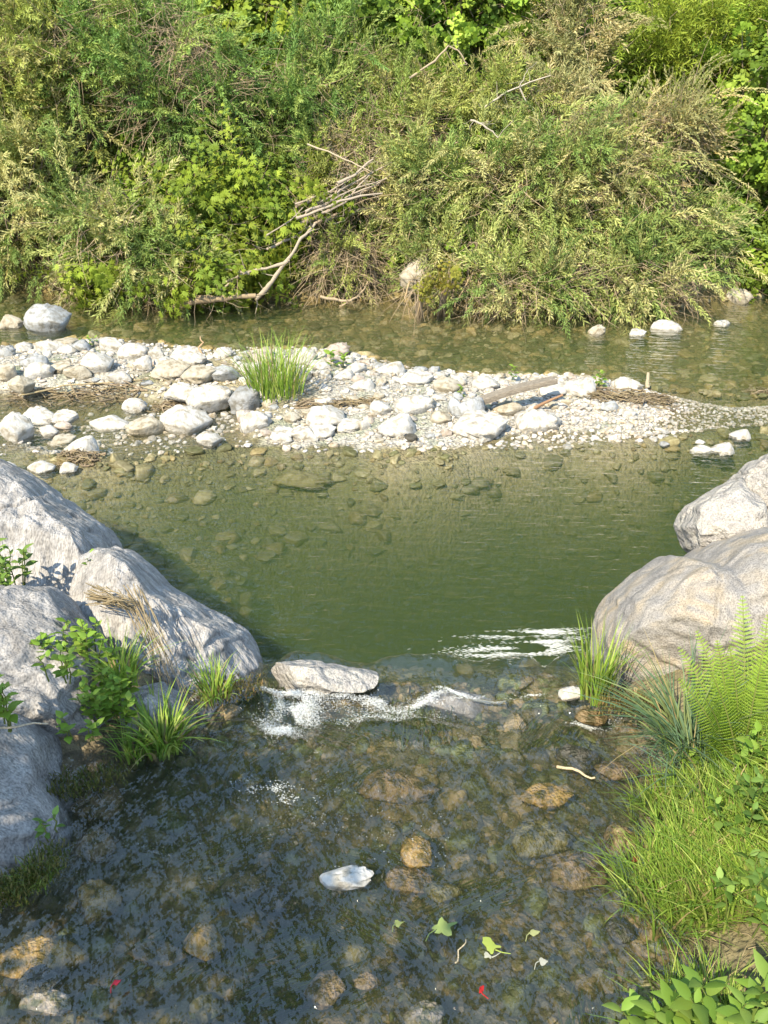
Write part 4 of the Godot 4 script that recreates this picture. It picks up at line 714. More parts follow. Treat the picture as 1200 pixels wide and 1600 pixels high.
	var bk := textured("bark", noise_tex(61, 0.03, 4, [[0.0, grey(0.5, 0.1)], [0.5, grey(0.85, 0.06)], [1.0, grey(1.1, 0.05)]]), Vector3(8, 3, 8), 0.9, bump_fine, 0.4)
	bk.vertex_color_use_as_albedo = true
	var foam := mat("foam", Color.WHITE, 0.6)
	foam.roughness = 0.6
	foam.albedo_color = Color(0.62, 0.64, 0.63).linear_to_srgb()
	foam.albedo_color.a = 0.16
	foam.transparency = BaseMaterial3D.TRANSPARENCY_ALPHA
	var pl := textured("plank_wood", noise_tex(62, 0.02, 4, [[0.0, Color(0.12, 0.095, 0.07)], [0.5, Color(0.27, 0.23, 0.18)], [1.0, Color(0.42, 0.38, 0.31)]]), Vector3(2, 14, 14), 0.9, bump_fine, 0.6)
	pl.uv1_world_triplanar = false

# ---------------------------------------------------------------- ground and water
func ground(x: float, z: float) -> float:
	var d := -z
	var df := table(FAR, x)
	var dr := table(REAR, x)
	var dn := table(FRONT, x)
	var n := na.get_noise_2d(x * 2.2, z * 2.2)
	dn += nb.get_noise_2d(x * 3.0 + 7.0, z * 1.5) * 0.3
	var y := 0.0
	if d > df:
		var s := d - df
		y = (0.95 * s if s < 8.0 else 7.6 + 0.55 * (s - 8.0)) + n * 0.25 * minf(s, 1.0)
	elif d > dr:
		var t := (d - dr) / (df - dr)
		y = -0.2 * pow(sin(PI * t), 0.6) + n * 0.05
	elif d > dn:
		var t := (d - dn) / (dr - dn)
		y = 0.1 * sin(PI * t) + n * 0.065
		y -= 0.16 * exp(-pow((d - 8.15) / 0.32, 2)) * sstep(-1.9, -2.6, x)
		y -= 0.13 * sstep(2.0, 3.3, x) + 0.12 * sstep(8.5, 8.1, d) * sstep(-0.9, -1.5, x)
	elif d > 4.05:
		var t := (d - 4.05) / (dn - 4.05)
		var deep := (0.06 + 0.94 * sstep(0.1, 0.42, t)) * (1.0 - sstep(0.5, 0.97, t))
		var side := 0.16 + 0.84 * sstep(-1.5, 0.35, x - 0.15 * (d - 5.0) + n * 0.8)
		y = -(1.5 * deep * side + 0.16 * (1.0 - sstep(0.75, 1.0, t))) + n * 0.05
	elif d > 3.85:
		y = lerpf(0.07, -0.3, (d - 3.85) / 0.2) + n * 0.03
	else:
		y = 0.13 - 0.06 * sstep(3.3, 3.85, d) + n * 0.05
	if d < 8.0:
		var xl := table(XL, d)
		var xr := table(XR, d)
		if x < xl: y = maxf(y, minf((xl - x) * 0.5 + 0.12, 0.45) + n * 0.08 - maxf(0.0, (d - 4.0) * 0.1))
		if x > xr: y = maxf(y, minf((x - xr) * 0.75 + 0.12, 1.0) + n * 0.06 - maxf(0.0, (d - 4.0) * 0.1))
	return y

func ground_tone(x: float, z: float, y: float) -> Color:
	var d := -z
	var n := nb.get_noise_2d(x * 1.5, z * 1.5)
	var df := table(FAR, x)
	if d > df + 0.15: return Color(0.24, 0.19, 0.115).lerp(Color(0.3, 0.25, 0.15), sstep(-0.2, 0.3, n))
	var dr := table(REAR, x)
	var dn := table(FRONT, x)
	if d > dr + 0.1: return Color(0.27, 0.205, 0.085).lerp(Color(0.15, 0.125, 0.045), sstep(-0.2, 0.3, n))
	if d > dn - 0.05:
		return Color(0.52, 0.49, 0.43).lerp(Color(0.4, 0.35, 0.22), sstep(0.0, 0.4, n)) if y > 0.01 else Color(0.2, 0.17, 0.09)
	if d > 4.0:
		return Color(0.27, 0.235, 0.13).lerp(Color(0.15, 0.145, 0.065), sstep(-0.25, 0.25, n))
	if x < table(XL, d) or x > table(XR, d):
		return Color(0.24, 0.19, 0.115).lerp(Color(0.3, 0.25, 0.15), sstep(-0.2, 0.3, n))
	return Color(0.18, 0.145, 0.08).lerp(Color(0.12, 0.13, 0.045), sstep(-0.2, 0.25, n))

func axis(lo: float, a: float, b: float, hi: float, step: float) -> PackedFloat32Array:
	var out := PackedFloat32Array()
	var mid := []
	var p := a
	while p < b:
		mid.append(p)
		p += step
	var s := step
	p = a
	var low := []
	while p > lo:
		s *= 1.35
		p -= s
		low.append(p)
	low.reverse()
	for v in low: out.append(v)
	for v in mid: out.append(v)
	s = step
	p = mid[mid.size() - 1]
	while p < hi:
		s *= 1.35
		p += s
		out.append(p)
	return out

func make_ground() -> void:
	var xs := axis(-150, -7, 7, 150, 0.08)
	var zs := axis(-160, -16, 0, 60, 0.08)
	var v := PackedVector3Array()
	var c := PackedColorArray()
	for z in zs:
		for x in xs:
			var y := ground(x, z)
			v.append(Vector3(x, y, z))
			c.append(ground_tone(x, z, y))
	tag(mi(grid(v, xs.size(), zs.size(), false, c), M.ground), "ground", "", "", "", "structure")

func stream_y(x: float, z: float) -> float:
	var d := -z
	var y := 0.3 - 0.15 * sstep(3.0, 3.9, d) - 0.3 * sstep(3.88, 4.18, d) * sstep(3.88, 4.18, d)
	var rough := 0.55 + 1.4 * sstep(2.7, 3.3, d)
	var w := na.get_noise_2d(x * 9.0 + 40.0, z * 5.0) * 0.018 + nb.get_noise_2d(x * 26.0, z * 14.0 + 9.0) * 0.008
	w += 0.02 * sin(d * 11.0 + na.get_noise_2d(x * 4.0, z * 3.0) * 7.0) * sstep(2.9, 3.4, d)
	return y + w * rough

func make_water() -> void:
	var v := PackedVector3Array()
	var xs := axis(-150, -8, 8, 150, 0.5)
	var zs := axis(-14.5, -13, -3.6, -3.4, 0.2)
	for z in zs:
		for x in xs: v.append(Vector3(x, 0.0, z))
	var river := tag(mi(grid(v, xs.size(), zs.size(), false), M.river_surface), "river_water", "", "", "", "structure")
	var fm := FogMaterial.new()
	fm.albedo = Color(0.105, 0.175, 0.055).linear_to_srgb()
	fm.density = 0.95
	var fog := FogVolume.new()
	fog.size = Vector3(24, 1.99, 9.6)
	fog.material = fm
	fog.position = Vector3(0, -1.005, -8.8)
	fog.set_meta("kind", "structure")
	part(river, "water_body", fog)
	v = PackedVector3Array()
	var nx := 0
	var nz := 0
	var z := 3.0
	while z > -4.22:
		nx = 0
		var x := -2.4
		while x < 2.2:
			v.append(Vector3(x, stream_y(x, z), z))
			x += 0.018
			nx += 1
		nz += 1
		z -= 0.018 if z < -1.2 else 0.1
	# rows run towards -z, so flip the winding by running x backwards
	for j in nz:
		var row := v.slice(j * nx, (j + 1) * nx)
		row.reverse()
		for i in nx: v[j * nx + i] = row[i]
	var stream := tag(mi(grid(v, nx, nz, false), M.stream_surface), "stream_water", "", "", "", "structure")
	var murk := FogMaterial.new()
	murk.albedo = Color(0.095, 0.105, 0.042).linear_to_srgb()
	murk.density = 3.2
	for e in [[-3.15, 3.0, 0.268], [-3.55, -3.152, 0.19], [-3.84, -3.552, 0.1]]:
		var body := FogVolume.new()
		body.size = Vector3(3.6, e[2] + 0.5, e[1] - e[0])
		body.material = murk
		body.position = Vector3(-0.1, (e[2] - 0.5) * 0.5, (e[0] + e[1]) * 0.5)
		body.set_meta("kind", "structure")
		part(stream, "water_body", body)

# ---------------------------------------------------------------- stones
func make_stone_meshes() -> void:
	for k in 12:
		var v := PackedVector3Array()
		var nu := 28
		var nv := 17
		var cuts := []
		for i in 13: cuts.append([rdir(), rf(0.55, 0.92)])
		for j in nv:
			var th := PI * j / (nv - 1)
			for i in nu:
				var ph := TAU * i / nu
				var d := Vector3(sin(th) * cos(ph), cos(th), sin(th) * sin(ph))
				var p := d * (1.0 + 0.34 * na.get_noise_3d(d.x * 12 + k * 50, d.y * 12, d.z * 12) + 0.08 * nb.get_noise_3d(d.x * 30 + k * 50, d.y * 30, d.z * 30))
				for c in cuts:
					var over: float = p.dot(c[0]) - c[1]
					if over > 0.0: p -= c[0] * over * 0.7
				v.append(p * 0.56)
		STONES.append(grid(v, nu, nv, true))

func stone(at: Vector3, size: Vector3, turn: float, shape: int, m: String) -> MeshInstance3D:
	var o := mi(STONES[shape % STONES.size()], M[m])
	o.transform = Transform3D(Basis(Vector3.UP, turn) * Basis(Vector3.RIGHT, sin(turn * 7.0) * 0.12) * Basis.from_scale(size), at)
	return o

func make_boulder(outline: Array, front: float, back: float, boxy: float, seed_: int, streak: Vector3, amp: float, cuts: int, m: Material, cut_planes := []) -> MeshInstance3D:
	# the outline is a loop of points round the boulder's widest section; the stone swells to both sides of it
	var c := Vector3.ZERO
	for p in outline: c += p
	c /= outline.size()
	var nrm := Vector3.ZERO
	for i in outline.size():
		nrm += (outline[i] - c).cross(outline[(i + 1) % outline.size()] - c)
	nrm = nrm.normalized()
	if nrm.z < 0: nrm = -nrm
	var u := Vector3.UP.cross(nrm).normalized()
	var w := nrm.cross(u)
	var poly := []
	for p in outline: poly.append(Vector2((p - c).dot(u), (p - c).dot(w)))
	var nu := 200
	var nv := 110
	var rad := PackedFloat32Array()
	for i in nu:
		var a := TAU * i / nu
		var dir := Vector2(cos(a), sin(a))
		var best := 0.05
		for k in poly.size():
			var hit = Geometry2D.segment_intersects_segment(Vector2.ZERO, dir * 20.0, poly[k], poly[(k + 1) % poly.size()])
			if hit != null: best = maxf(best, hit.length())
		rad.append(best)
	for pass_ in 3:
		var sm := rad.duplicate()
		for i in nu: sm[i] = (rad[(i + nu - 1) % nu] + 2.0 * rad[i] + rad[(i + 1) % nu]) / 4.0
		rad = sm
	var r := RandomNumberGenerator.new()
	r.seed = seed_
	var planes := cut_planes.duplicate()
	for k in cuts:
		var a := r.randf_range(0, TAU)
		var f := r.randf_range(0.45, 1.3)
		planes.append([(u * cos(a) + w * sin(a) + nrm * f).normalized(), r.randf_range(0.5, 0.85) * front])
	var off := Vector3(seed_ * 3.7, seed_ * 1.3, 0)
	var st := streak.normalized()
	var verts := PackedVector3Array()
	var scale_ := 0.0
	for i in nu: scale_ += rad[i] / nu
	for j in nv:
		var th := PI * j / (nv - 1)
		var s := pow(sin(th), boxy) if th > 0.0 and j < nv - 1 else 0.0
		var cz := cos(th)
		var depth := (front if cz > 0 else -back) * pow(absf(cz), boxy * 1.15)
		for i in nu:
			var a := TAU * i / nu
			var dirv := u * cos(a) + w * sin(a)
			var p := dirv * (rad[i] * s) + nrm * depth
			for pl in planes:
				# a cut plane at pl[1] from the middle, measured where the face would be
				var over: float = p.dot(pl[0]) - pl[1] - (pl[2] if pl.size() > 2 else 0.0)
				if over > 0.0: p -= pl[0] * over * 0.92
			var q := p + off
			var qs := q - st * q.dot(st) * 0.8
			var outw := p.normalized() if p.length() > 1e-4 else nrm
			var h := na.get_noise_3dv(q * 5.0) * 0.45 + na.get_noise_3dv(q * 13.0) * 0.22
			var sn := nb.get_noise_3dv(qs * 16.0)
			h += -absf(sn) * 0.5 + 0.15
			var tr := na.get_noise_3dv(q * 7.0 + Vector3(9, 4, 2)) * 3.2
			h += (floorf(tr) + sstep(0.25, 0.75, tr - floorf(tr)) - tr) * 0.75
			h -= maxf(0.0, 1.0 - absf(nb.get_noise_3dv(q * 4.5 + Vector3(5, 1, 7))) / 0.035) * 0.55
			h += nb.get_noise_3dv(qs * 42.0) * 0.13 + na.get_noise_3dv(q * 70.0) * 0.07
			verts.append(p + outw * h * amp)
	var o := mi(grid(verts, nu, nv, true), m)
	o.position = c
	return o

func place_boulders() -> void:
	for b in BOULDERS:
		var o := make_boulder(b.o, b.f, b.b, b.x, b.s, b.k, b.a, b.c, M[b.m], b.get("p", []))
		tag(o, b.n, b.l, b.n.get_slice("_", b.n.get_slice_count("_") - 1))

func place_stones() -> void:
	for s in STONE_LIST:
		# x, y, z, width, height, depth, turn, shape, material, name, label, group
		var fl: float = ground(s[0], s[2]) + s[4] * 0.12 if s[9] != "drowned_stone" and s[9] != "stream_stone" else -9.0
		tag(stone(Vector3(s[0], maxf(s[1], fl), s[2]), Vector3(s[3], s[4], s[5]), s[6], s[7], s[8]), s[9], s[10], "stone" if s[9] != "river_boulder" else "boulder", s[11])
	# the other dry stones of the bar, laid where they do not bury one another
	var spots := []
	for s in STONE_LIST: spots.append(Vector3(s[0], s[3] * 0.45, s[2]))
	var made := 0
	var tries := 0
	while made < 170 and tries < 20000:
		tries += 1
		var x := rf(-4.6, 2.3)
		var dn := table(FRONT, x)
		var dr := table(REAR, x)
		var z := -rf(dn + 0.05, dr - 0.02)
		var y := ground(x, z)
		if y < 0.02: continue
		var big := sstep(1.6, -1.0, x)
		var w := rf(0.06, 0.13) + 0.3 * pow(rng.randf(), 2.6) * big
		var ok := true
		for p in spots:
			if Vector2(p.x - x, p.z - z).length() < (p.y + w * 0.42): 
				ok = false
				break
		if not ok: continue
		spots.append(Vector3(x, w * 0.45, z))
		var tone: String = ["stone_white", "stone_white", "stone_white", "stone_beige", "stone_blue", "stone_pink"][rng.randi() % 6]
		var look: String = {"stone_white": "whitish", "stone_beige": "beige", "stone_blue": "light grey", "stone_pink": "pinkish"}[tone]
		var near := ""
		var best := 1e9
		for l in LANDMARKS:
			var dl := Vector2(l[0].x - x, l[0].z - z).length()
			if dl < best:
				best = dl
				near = l[1]
		var size_ := "small" if w < 0.13 else ("medium" if w < 0.2 else "big")
		var h := w * rf(0.35, 0.7)
		tag(stone(Vector3(x, y + h * 0.12, z), Vector3(w, h, w * rf(0.65, 1.0)), rf(0, TAU), rng.randi(), tone), "river_stone", size_ + " dry " + look + " stone lying nearest the " + near, "stone", "loose dry stones of the gravel bar")
		made += 1

func pebble_bed(called: String, label: String, n: int, m: String, pal: Array, pick: Callable, sink: float) -> void:
	var root := tag(hold(Vector3.ZERO), called, label, "pebbles", "", "stuff")
	for k in 4:
		var xf := []
		var cols := PackedColorArray()
		for i in n / 4:
			var q: Vector3 = pick.call()   # x, z, size
			if q.z <= 0.0: continue
			var y := ground(q.x, q.y)
			var sz := Vector3(q.z, q.z * rf(0.35, 0.7), q.z * rf(0.6, 1.0))
			xf.append(Transform3D(Basis(Vector3.UP, rf(0, TAU)) * Basis(Vector3.RIGHT, rf(-0.25, 0.25)) * Basis.from_scale(sz), Vector3(q.x, y + sz.y * sink, q.y)))
			var c: Color = pal[rng.randi() % pal.size()]
			cols.append(c * rf(0.7, 1.2))
		part(root, "pebbles", scatter(STONES[k * 2], M[m], xf, cols))

func place_pebbles() -> void:
	pebble_bed("bar_pebbles", "small dry pebbles and grit filling the gravel bar", 5200, "pebbles", [Color(0.5, 0.48, 0.44), Color(0.55, 0.53, 0.5), Color(0.46, 0.4, 0.31), Color(0.36, 0.35, 0.33), Color(0.5, 0.45, 0.4)], func():
		var x := rf(-5.2, 2.6)
		var z := -rf(table(FRONT, x) - 0.12, table(REAR, x) + 0.08)
		return Vector3(x, z, rf(0.015, 0.04) + 0.05 * pow(rng.randf(), 3.0)), 0.2)
	pebble_bed("spit_gravel", "fine pale gravel of the low spit running into the river", 3800, "pebbles", [Color(0.52, 0.49, 0.44), Color(0.56, 0.52, 0.47), Color(0.45, 0.4, 0.34), Color(0.38, 0.37, 0.36)], func():
		var x := rf(1.3, 4.8)
		var z := -rf(table(FRONT, x) - 0.05, table(REAR, x))
		return Vector3(x, z, rf(0.015, 0.04)), 0.25)
	pebble_bed("channel_bed_pebbles", "olive and tan stones on the bed of the far channel", 10000, "wet_pebbles", [Color(0.28, 0.215, 0.09), Color(0.2, 0.16, 0.065), Color(0.3, 0.26, 0.14), Color(0.11, 0.1, 0.045), Color(0.14, 0.14, 0.06)], func():
		var x := rf(-7.5, 7.5)
		var z := -rf(table(REAR, x) - 0.1, table(FAR, x) + 0.1)
		return Vector3(x, z, rf(0.03, 0.08) + 0.16 * pow(rng.randf(), 7.0)), 0.0)
	pebble_bed("pool_bed_pebbles", "brownish stones on the shallow pool bed below the bar", 3000, "wet_pebbles", [Color(0.2, 0.18, 0.09), Color(0.16, 0.15, 0.07), Color(0.26, 0.23, 0.12), Color(0.12, 0.12, 0.05), Color(0.2, 0.16, 0.07)], func():
		var x := rf(-4.5, 4.5)
		var z := -rf(4.2, table(FRONT, x) - 0.1)
		if rng.randf() > 0.3 + 0.7 * sstep(5.0, 6.8, -z) + 0.4 * sstep(-0.6, -1.6, x): return Vector3.ZERO
		return Vector3(x, z, rf(0.03, 0.07) + 0.16 * pow(rng.randf(), 6.0)), 0.05)
	pebble_bed("stream_bed_pebbles", "dark mossy cobbles and tan pebbles on the stream bed", 3400, "stream_pebbles", [Color(0.2, 0.18, 0.1), Color(0.16, 0.18, 0.07), Color(0.24, 0.2, 0.115), Color(0.18, 0.165, 0.12), Color(0.17, 0.19, 0.08), Color(0.22, 0.19, 0.12), Color(0.3, 0.225, 0.115), Color(0.38, 0.3, 0.18)], func():
		var z := -rf(1.2, 3.95)
		var x := rf(table(XL, -z) - 0.15, table(XR, -z) + 0.15)
		return Vector3(x, z, rf(0.015, 0.05) + 0.12 * pow(rng.randf(), 4.0)), 0.0)

# ---------------------------------------------------------------- the far bank
var SHOOT := {}

func make_shoots() -> void:
	SHOOT.willow = []
	SHOOT.broad = []
	SHOOT.palm = []
	SHOOT.bamboo = []
	SHOOT.dry = []
	for k in 3:
		SHOOT.willow.append(willow_shoot(0.36, 22, 0.075, 0.015, 0.62))
		SHOOT.broad.append(broad_shoot(0.3, 9, 0.09, 0.075))
		SHOOT.palm.append(palm_shoot(0.3, 6, 0.085, 0.024))
		SHOOT.bamboo.append(willow_shoot(0.34, 14, 0.11, 0.017, 0.75))
		SHOOT.dry.append(willow_shoot(0.34, 20, 0.045, 0.013, 0.4))

func bush(called: String, label: String, category: String, blobs: Array, kind: String, pal: Array, density: float, hang: float, twigs: int, group := "", size := 1.0) -> Node3D:
	var foot: Vector3 = blobs[0][0]
	foot.y = ground(foot.x, foot.z)
	var root := tag(hold(foot), called, label, category, group)
	var xf := [[], [], []]
	var cl := [PackedColorArray(), PackedColorArray(), PackedColorArray()]
	var s := Soup.new()
	var dry := Soup.new()
	for b in blobs:
		var c: Vector3 = b[0] - foot
		var r: Vector3 = b[1]
		var area := 4.0 * PI * (r.x * r.y + r.y * r.z + r.z * r.x) / 3.0
		var clumps := int(area * density)
		for k in clumps:
			var d := rdir()
			if d.z < -0.45: d.z = -d.z
			var lump := 1.0 + 0.75 * na.get_noise_3dv((c + foot + d * r) * 7.0)
			var p := c + d * r * lump * (rf(0.86, 1.06) if k % 4 else rf(0.45, 0.8))
			var g := ground(p.x + foot.x, p.z + foot.z) - foot.y
			if p.y < g + 0.05 or p.y + foot.y < 0.08: continue
			var nrm := (d / r).normalized()
			var dir := (nrm * 0.9 + Vector3.UP * (0.55 - hang) + rdir() * 0.45).normalized()
			var tone: Color = pal[rng.randi() % pal.size()] * rf(0.8, 1.2)
			for i in 13:
				var q := p + (rdir() * 0.15 - dir * 0.12) * size
				var dd := (dir + rdir() * 0.6 - Vector3.UP * hang * rng.randf()).normalized()
				var v := rng.randi() % 3
				xf[v].append(Transform3D(facing(dd, rf(-0.7, 0.7)) * (size * rf(0.7, 1.25)), q))
				cl[v].append(tone * rf(0.8, 1.2))
		for k in int(area * 3.0 * size):   # long leading shoots that break the outline
			var d := rdir()
			if d.z < -0.2: d.z = -d.z
			var p := c + d * r * rf(0.8, 1.0)
			var dd := ((d / r).normalized() + rdir() * 0.7 + Vector3.UP * (0.5 - hang * 1.6)).normalized()
			var tone: Color = pal[rng.randi() % pal.size()] * rf(0.85, 1.25)
			if ground(p.x + foot.x, p.z + foot.z) - foot.y > p.y: continue
			for i in 5:
				var v := rng.randi() % 3
				xf[v].append(Transform3D(facing(dd, rf(-0.5, 0.5)) * (size * rf(0.8, 1.2) * (1.15 - 0.12 * i)), p))
				cl[v].append(tone)
				p += dd * 0.17 * size
				dd = (dd + Vector3(0, -0.12 - 0.2 * hang, 0) + rdir() * 0.12).normalized()
				if p.y + foot.y < 0.1: break
		for k in int(6 + area * 0.8):
			var d := rdir()
			if d.z < 0: d.z = -d.z
			d.y = absf(d.y)
			var to := c + d * r * rf(0.8, 1.1)
			var start := Vector3(c.x * 0.9 + rf(-0.35, 0.35) * r.x, 0, c.z - 0.1 + rf(-0.3, 0.3) * r.z)
			start.y = ground(start.x + foot.x, start.z + foot.z) - foot.y - 0.05
			tube(s, crooked(start, to, Vector3(0, rf(0.05, 0.3), rf(-0.1, 0.2)), 5, 0.035), rf(0.012, 0.03), 0.005, 4, Color(0.3, 0.25, 0.18) * rf(0.7, 1.2))
		for k in twigs * 2:
			var d := rdir()
			if d.z < 0.1: d.z = 0.1 + rng.randf()
			d = d.normalized()
			var a := c + d * r * rf(0.82, 1.08)
			var dirt := (rdir() + Vector3(0, -0.2 - hang, 0.2)).normalized()
			tube(dry, crooked(a, a + dirt * rf(0.25, 0.8), rdir() * 0.08, 4, 0.015), rf(0.003, 0.006), 0.0015, 3, Color(0.46, 0.38, 0.26) * rf(0.6, 1.2))
	if s.v.size(): part(root, "stems", mi(s.mesh(), M.bark))
	if dry.v.size(): part(root, "dry_twigs", mi(dry.mesh(), M.bark))
	for v in 3:
		if xf[v].size(): part(root, "foliage", scatter(SHOOT[kind][v], M.willow_leaf if kind != "broad" else M.green_leaf, xf[v], cl[v]))
	return root

func tall_tree(x: float, d: float, h: float, label: String) -> void:
	var foot := Vector3(x, ground(x, -d), -d)
	var root := tag(hold(foot), "slope_tree", label, "tree", "trees up the slope behind the brush")
	var s := Soup.new()
	tube(s, crooked(Vector3(0, -0.3, 0), Vector3(rf(-0.4, 0.4), h * 0.8, rf(-0.4, 0.4)), Vector3(rf(-0.3, 0.3), 0, 0), 7, 0.06), 0.16, 0.05, 8, Color(0.2, 0.16, 0.11))
	part(root, "trunk", mi(s.mesh(), M.bark))
	var lim := Soup.new()
	var xf := []
	var cl := PackedColorArray()
	for k in 24:
		var y := h * rf(0.14, 1.0)
		var a := rf(0, TAU)
		var r := h * 0.24 * sqrt(maxf(0.05, 1.0 - pow((y / h - 0.45) / 0.6, 2.0))) * rf(0.3, 1.0)
		var c := Vector3(cos(a) * r, y, sin(a) * r)
		tube(lim, crooked(Vector3(0, y * 0.75, 0), c, Vector3(0, 0.2, 0), 4, 0.05), 0.045, 0.012, 5, Color(0.2, 0.16, 0.11))
		for i in 60:
			var dd := rdir()
			xf.append(Transform3D(along((dd + Vector3.UP * 0.3).normalized(), rf(0, TAU)) * rf(1.4, 2.4), c + dd * pow(rng.randf(), 0.5) * h * 0.1))
			cl.append(PALETTE.vine[rng.randi() % PALETTE.vine.size()] * rf(0.7, 1.0))
	part(root, "limbs", mi(lim.mesh(), M.bark))
	part(root, "crown", scatter(SHOOT.broad[2], M.green_leaf, xf, cl))

func place_bank() -> void:
	make_shoots()
	for b in BUSHES:
		bush(b.n, b.l, b.c, b.b, b.k, PALETTE[b.p], b.d, b.h, b.t, b.get("g", ""), b.get("s", 1.0))
	# leaves that cover the soil of the slope behind
	var xf := []
	var cl := PackedColorArray()
	for i in 17000:
		var x := rf(-8.5, 8.5)
		var z := -(table(FAR, x) + 0.3 + 9.0 * pow(rng.randf(), 1.2))
		var d := (Vector3(0, 0.6, 0.7) + rdir() * 0.7).normalized()
		xf.append(Transform3D(along(d, rf(0, TAU)) * rf(0.55, 0.95), Vector3(x, ground(x, z) + rf(0.0, 0.25), z)))
		cl.append(PALETTE.vine[rng.randi() % PALETTE.vine.size()] * rf(0.6, 1.1))
	var cover := tag(scatter(SHOOT.broad[0], M.green_leaf, xf, cl), "hillside_ground_cover", "leafy green creeper covering the slope above the bank", "creeper", "", "stuff")
	cover.position = Vector3.ZERO
	for t in TREES: tall_tree(t[0], t[1], t[2], t[3])
	# bare limbs lying in the brush
	for b in BRANCHES:
		var root := tag(hold(b.p[0][0]), "fallen_branch", b.l, "branch", "bare branches in the bank brush")
		for k in b.p.size():
			var pts := []
			var line: Array = b.p[k]
			for i in line.size() - 1:
				var seg := crooked(line[i] - b.p[0][0], line[i + 1] - b.p[0][0], rdir() * 0.015, 4, 0.008)
				if i > 0: seg.remove_at(0)
				pts.append_array(seg)
			var s := Soup.new()
			tube(s, pts, b.r[k], b.r[k] * 0.45, 7, b.col, 0.22)
			for q in 3 + pts.size() / 3:
				var at: Vector3 = pts[rng.randi() % pts.size()]
				var dd := (rdir() + Vector3(0, 0.3, 0.3)).normalized()
				tube(s, crooked(at, at + dd * rf(0.06, 0.3), rdir() * 0.02, 3, 0.008), b.r[k] * rf(0.12, 0.35), 0.002, 4, b.col * rf(0.7, 1.1), 0.1)
			part(root, "limb" if k == 0 else "side_branch", mi(s.mesh(), M.bark))

# ---------------------------------------------------------------- on the gravel bar
func litter_pile(at: Vector3, size: Vector3, n: int, label: String, seed_: int) -> void:
	var root := tag(hold(at), "driftwood_pile", label, "driftwood", "tangles of flood litter on the gravel bar")
	var s := Soup.new()
	var s2 := Soup.new()
	for i in n:
		var a := Vector3(rf(-1, 1) * size.x, rf(0, 1) * size.y, rf(-1, 1) * size.z) * 0.5
		a.y = absf(a.y) * (1.0 - 0.8 * absf(a.x / size.x)) + ground(at.x + a.x, at.z + a.z) - at.y + 0.01
		var d := Vector3(rf(-1, 1), rf(-0.1, 0.16), rf(-0.5, 0.5)).normalized()
		var l := rf(0.1, 0.4) * size.x * 0.9
		if i % 4: tube(s, crooked(a - d * l * 0.5, a + d * l * 0.5, rdir() * 0.03, 3, 0.01), rf(0.003, 0.007), 0.002, 3, Color(0.36, 0.3, 0.18) * rf(0.4, 1.2))
		else: tube(s2, crooked(a - d * l * 0.5, a + d * l * 0.5, rdir() * 0.03, 3, 0.012), rf(0.007, 0.014), 0.004, 5, Color(0.28, 0.23, 0.16) * rf(0.5, 1.2))
	part(root, "straw", mi(s.mesh(), M.bark))
	part(root, "sticks", mi(s2.mesh(), M.bark))

func plank() -> void:
	var root := tag(hold(PLANK[0]), "weathered_plank", "weathered grey wooden plank propped on the stones of the gravel bar", "plank")
	var d: Vector3 = PLANK[1] - PLANK[0]
	var b := Basis(d.normalized(), Vector3.UP, Vector3.ZERO)
	b.z = b.x.cross(Vector3.UP).normalized()
	b.y = b.z.cross(b.x)
	root.basis = b
	var v := PackedVector3Array()
	var len := d.length()
	var nx := 40
	var prof := [Vector2(-0.5, -0.42), Vector2(-0.5, 0.42), Vector2(-0.42, 0.5), Vector2(-0.1, 0.47), Vector2(0.15, 0.5), Vector2(0.42, 0.5), Vector2(0.5, 0.42), Vector2(0.5, -0.42), Vector2(0.42, -0.5), Vector2(-0.42, -0.5)]
	for i in nx + 1:
		for p in prof:
			var q := Vector3(len * i / nx, p.y * 0.055, p.x * 0.1)
			var n := nb.get_noise_3d(q.x * 3.0, q.y * 160.0, q.z * 160.0)
			q += Vector3((n * 0.04 if i == 0 or i == nx else 0.0), 1, 1) * Vector3(1, n * 0.01, n * 0.009) + Vector3(0, 0.02 * sin(PI * i / nx), 0)
			v.append(q)
	part(root, "board", mi(grid(v, prof.size(), nx + 1, true), M.plank_wood))
	for e in [0, nx]:
		var s := Soup.new()
		var mid := Vector3.ZERO
		for k in prof.size(): mid += v[e * prof.size() + k] / prof.size()
		var nn := Vector3.LEFT if e == 0 else Vector3.RIGHT
		var cc := s.pt(mid, nn, Color.WHITE)
		var ids := []
		for k in prof.size(): ids.append(s.pt(v[e * prof.size() + k], nn, Color.WHITE))
		for k in prof.size(): s.tri(cc, ids[k], ids[(k + 1) % prof.size()])
		part(root, "end_grain", mi(s.mesh(), M.plank_wood))

func grass_clump(at: Vector3, label: String, n: int, rad: float, h0: float, h1: float, w: float, c0: float, c1: float, pal: String, lean := Vector3.ZERO, called := "grass_tuft", dead := 0.08) -> Node3D:
	var root := tag(hold(at), called, label, "grass")
	if lean != Vector3.ZERO: root.basis = along((Vector3.UP + lean).normalized(), 0)
	for k in 3:
		part(root, "blades", mi(tuft(n / 3, rad, h0, h1, w, c0, c1, PALETTE[pal], dead), M.grass_blade))
	return root

var LEAVES := {}
func leaf_mesh(kind: String, tone: int) -> ArrayMesh:
	var key := kind + str(tone)
	if not LEAVES.has(key):
		var s := Soup.new()
		var pal: Array = PALETTE[kind]
		var wid := {"weed": 0.62, "weed_dark": 0.6, "mint": 0.5, "big": 0.46}.get(kind, 0.55) as float
		leaf(s, Vector3.ZERO, Basis.IDENTITY, 1.0, wid, pal[tone % pal.size()] * rf(0.85, 1.15), rf(0.15, 0.4), rf(0.1, 0.45))
		LEAVES[key] = s.mesh()
	return LEAVES[key]

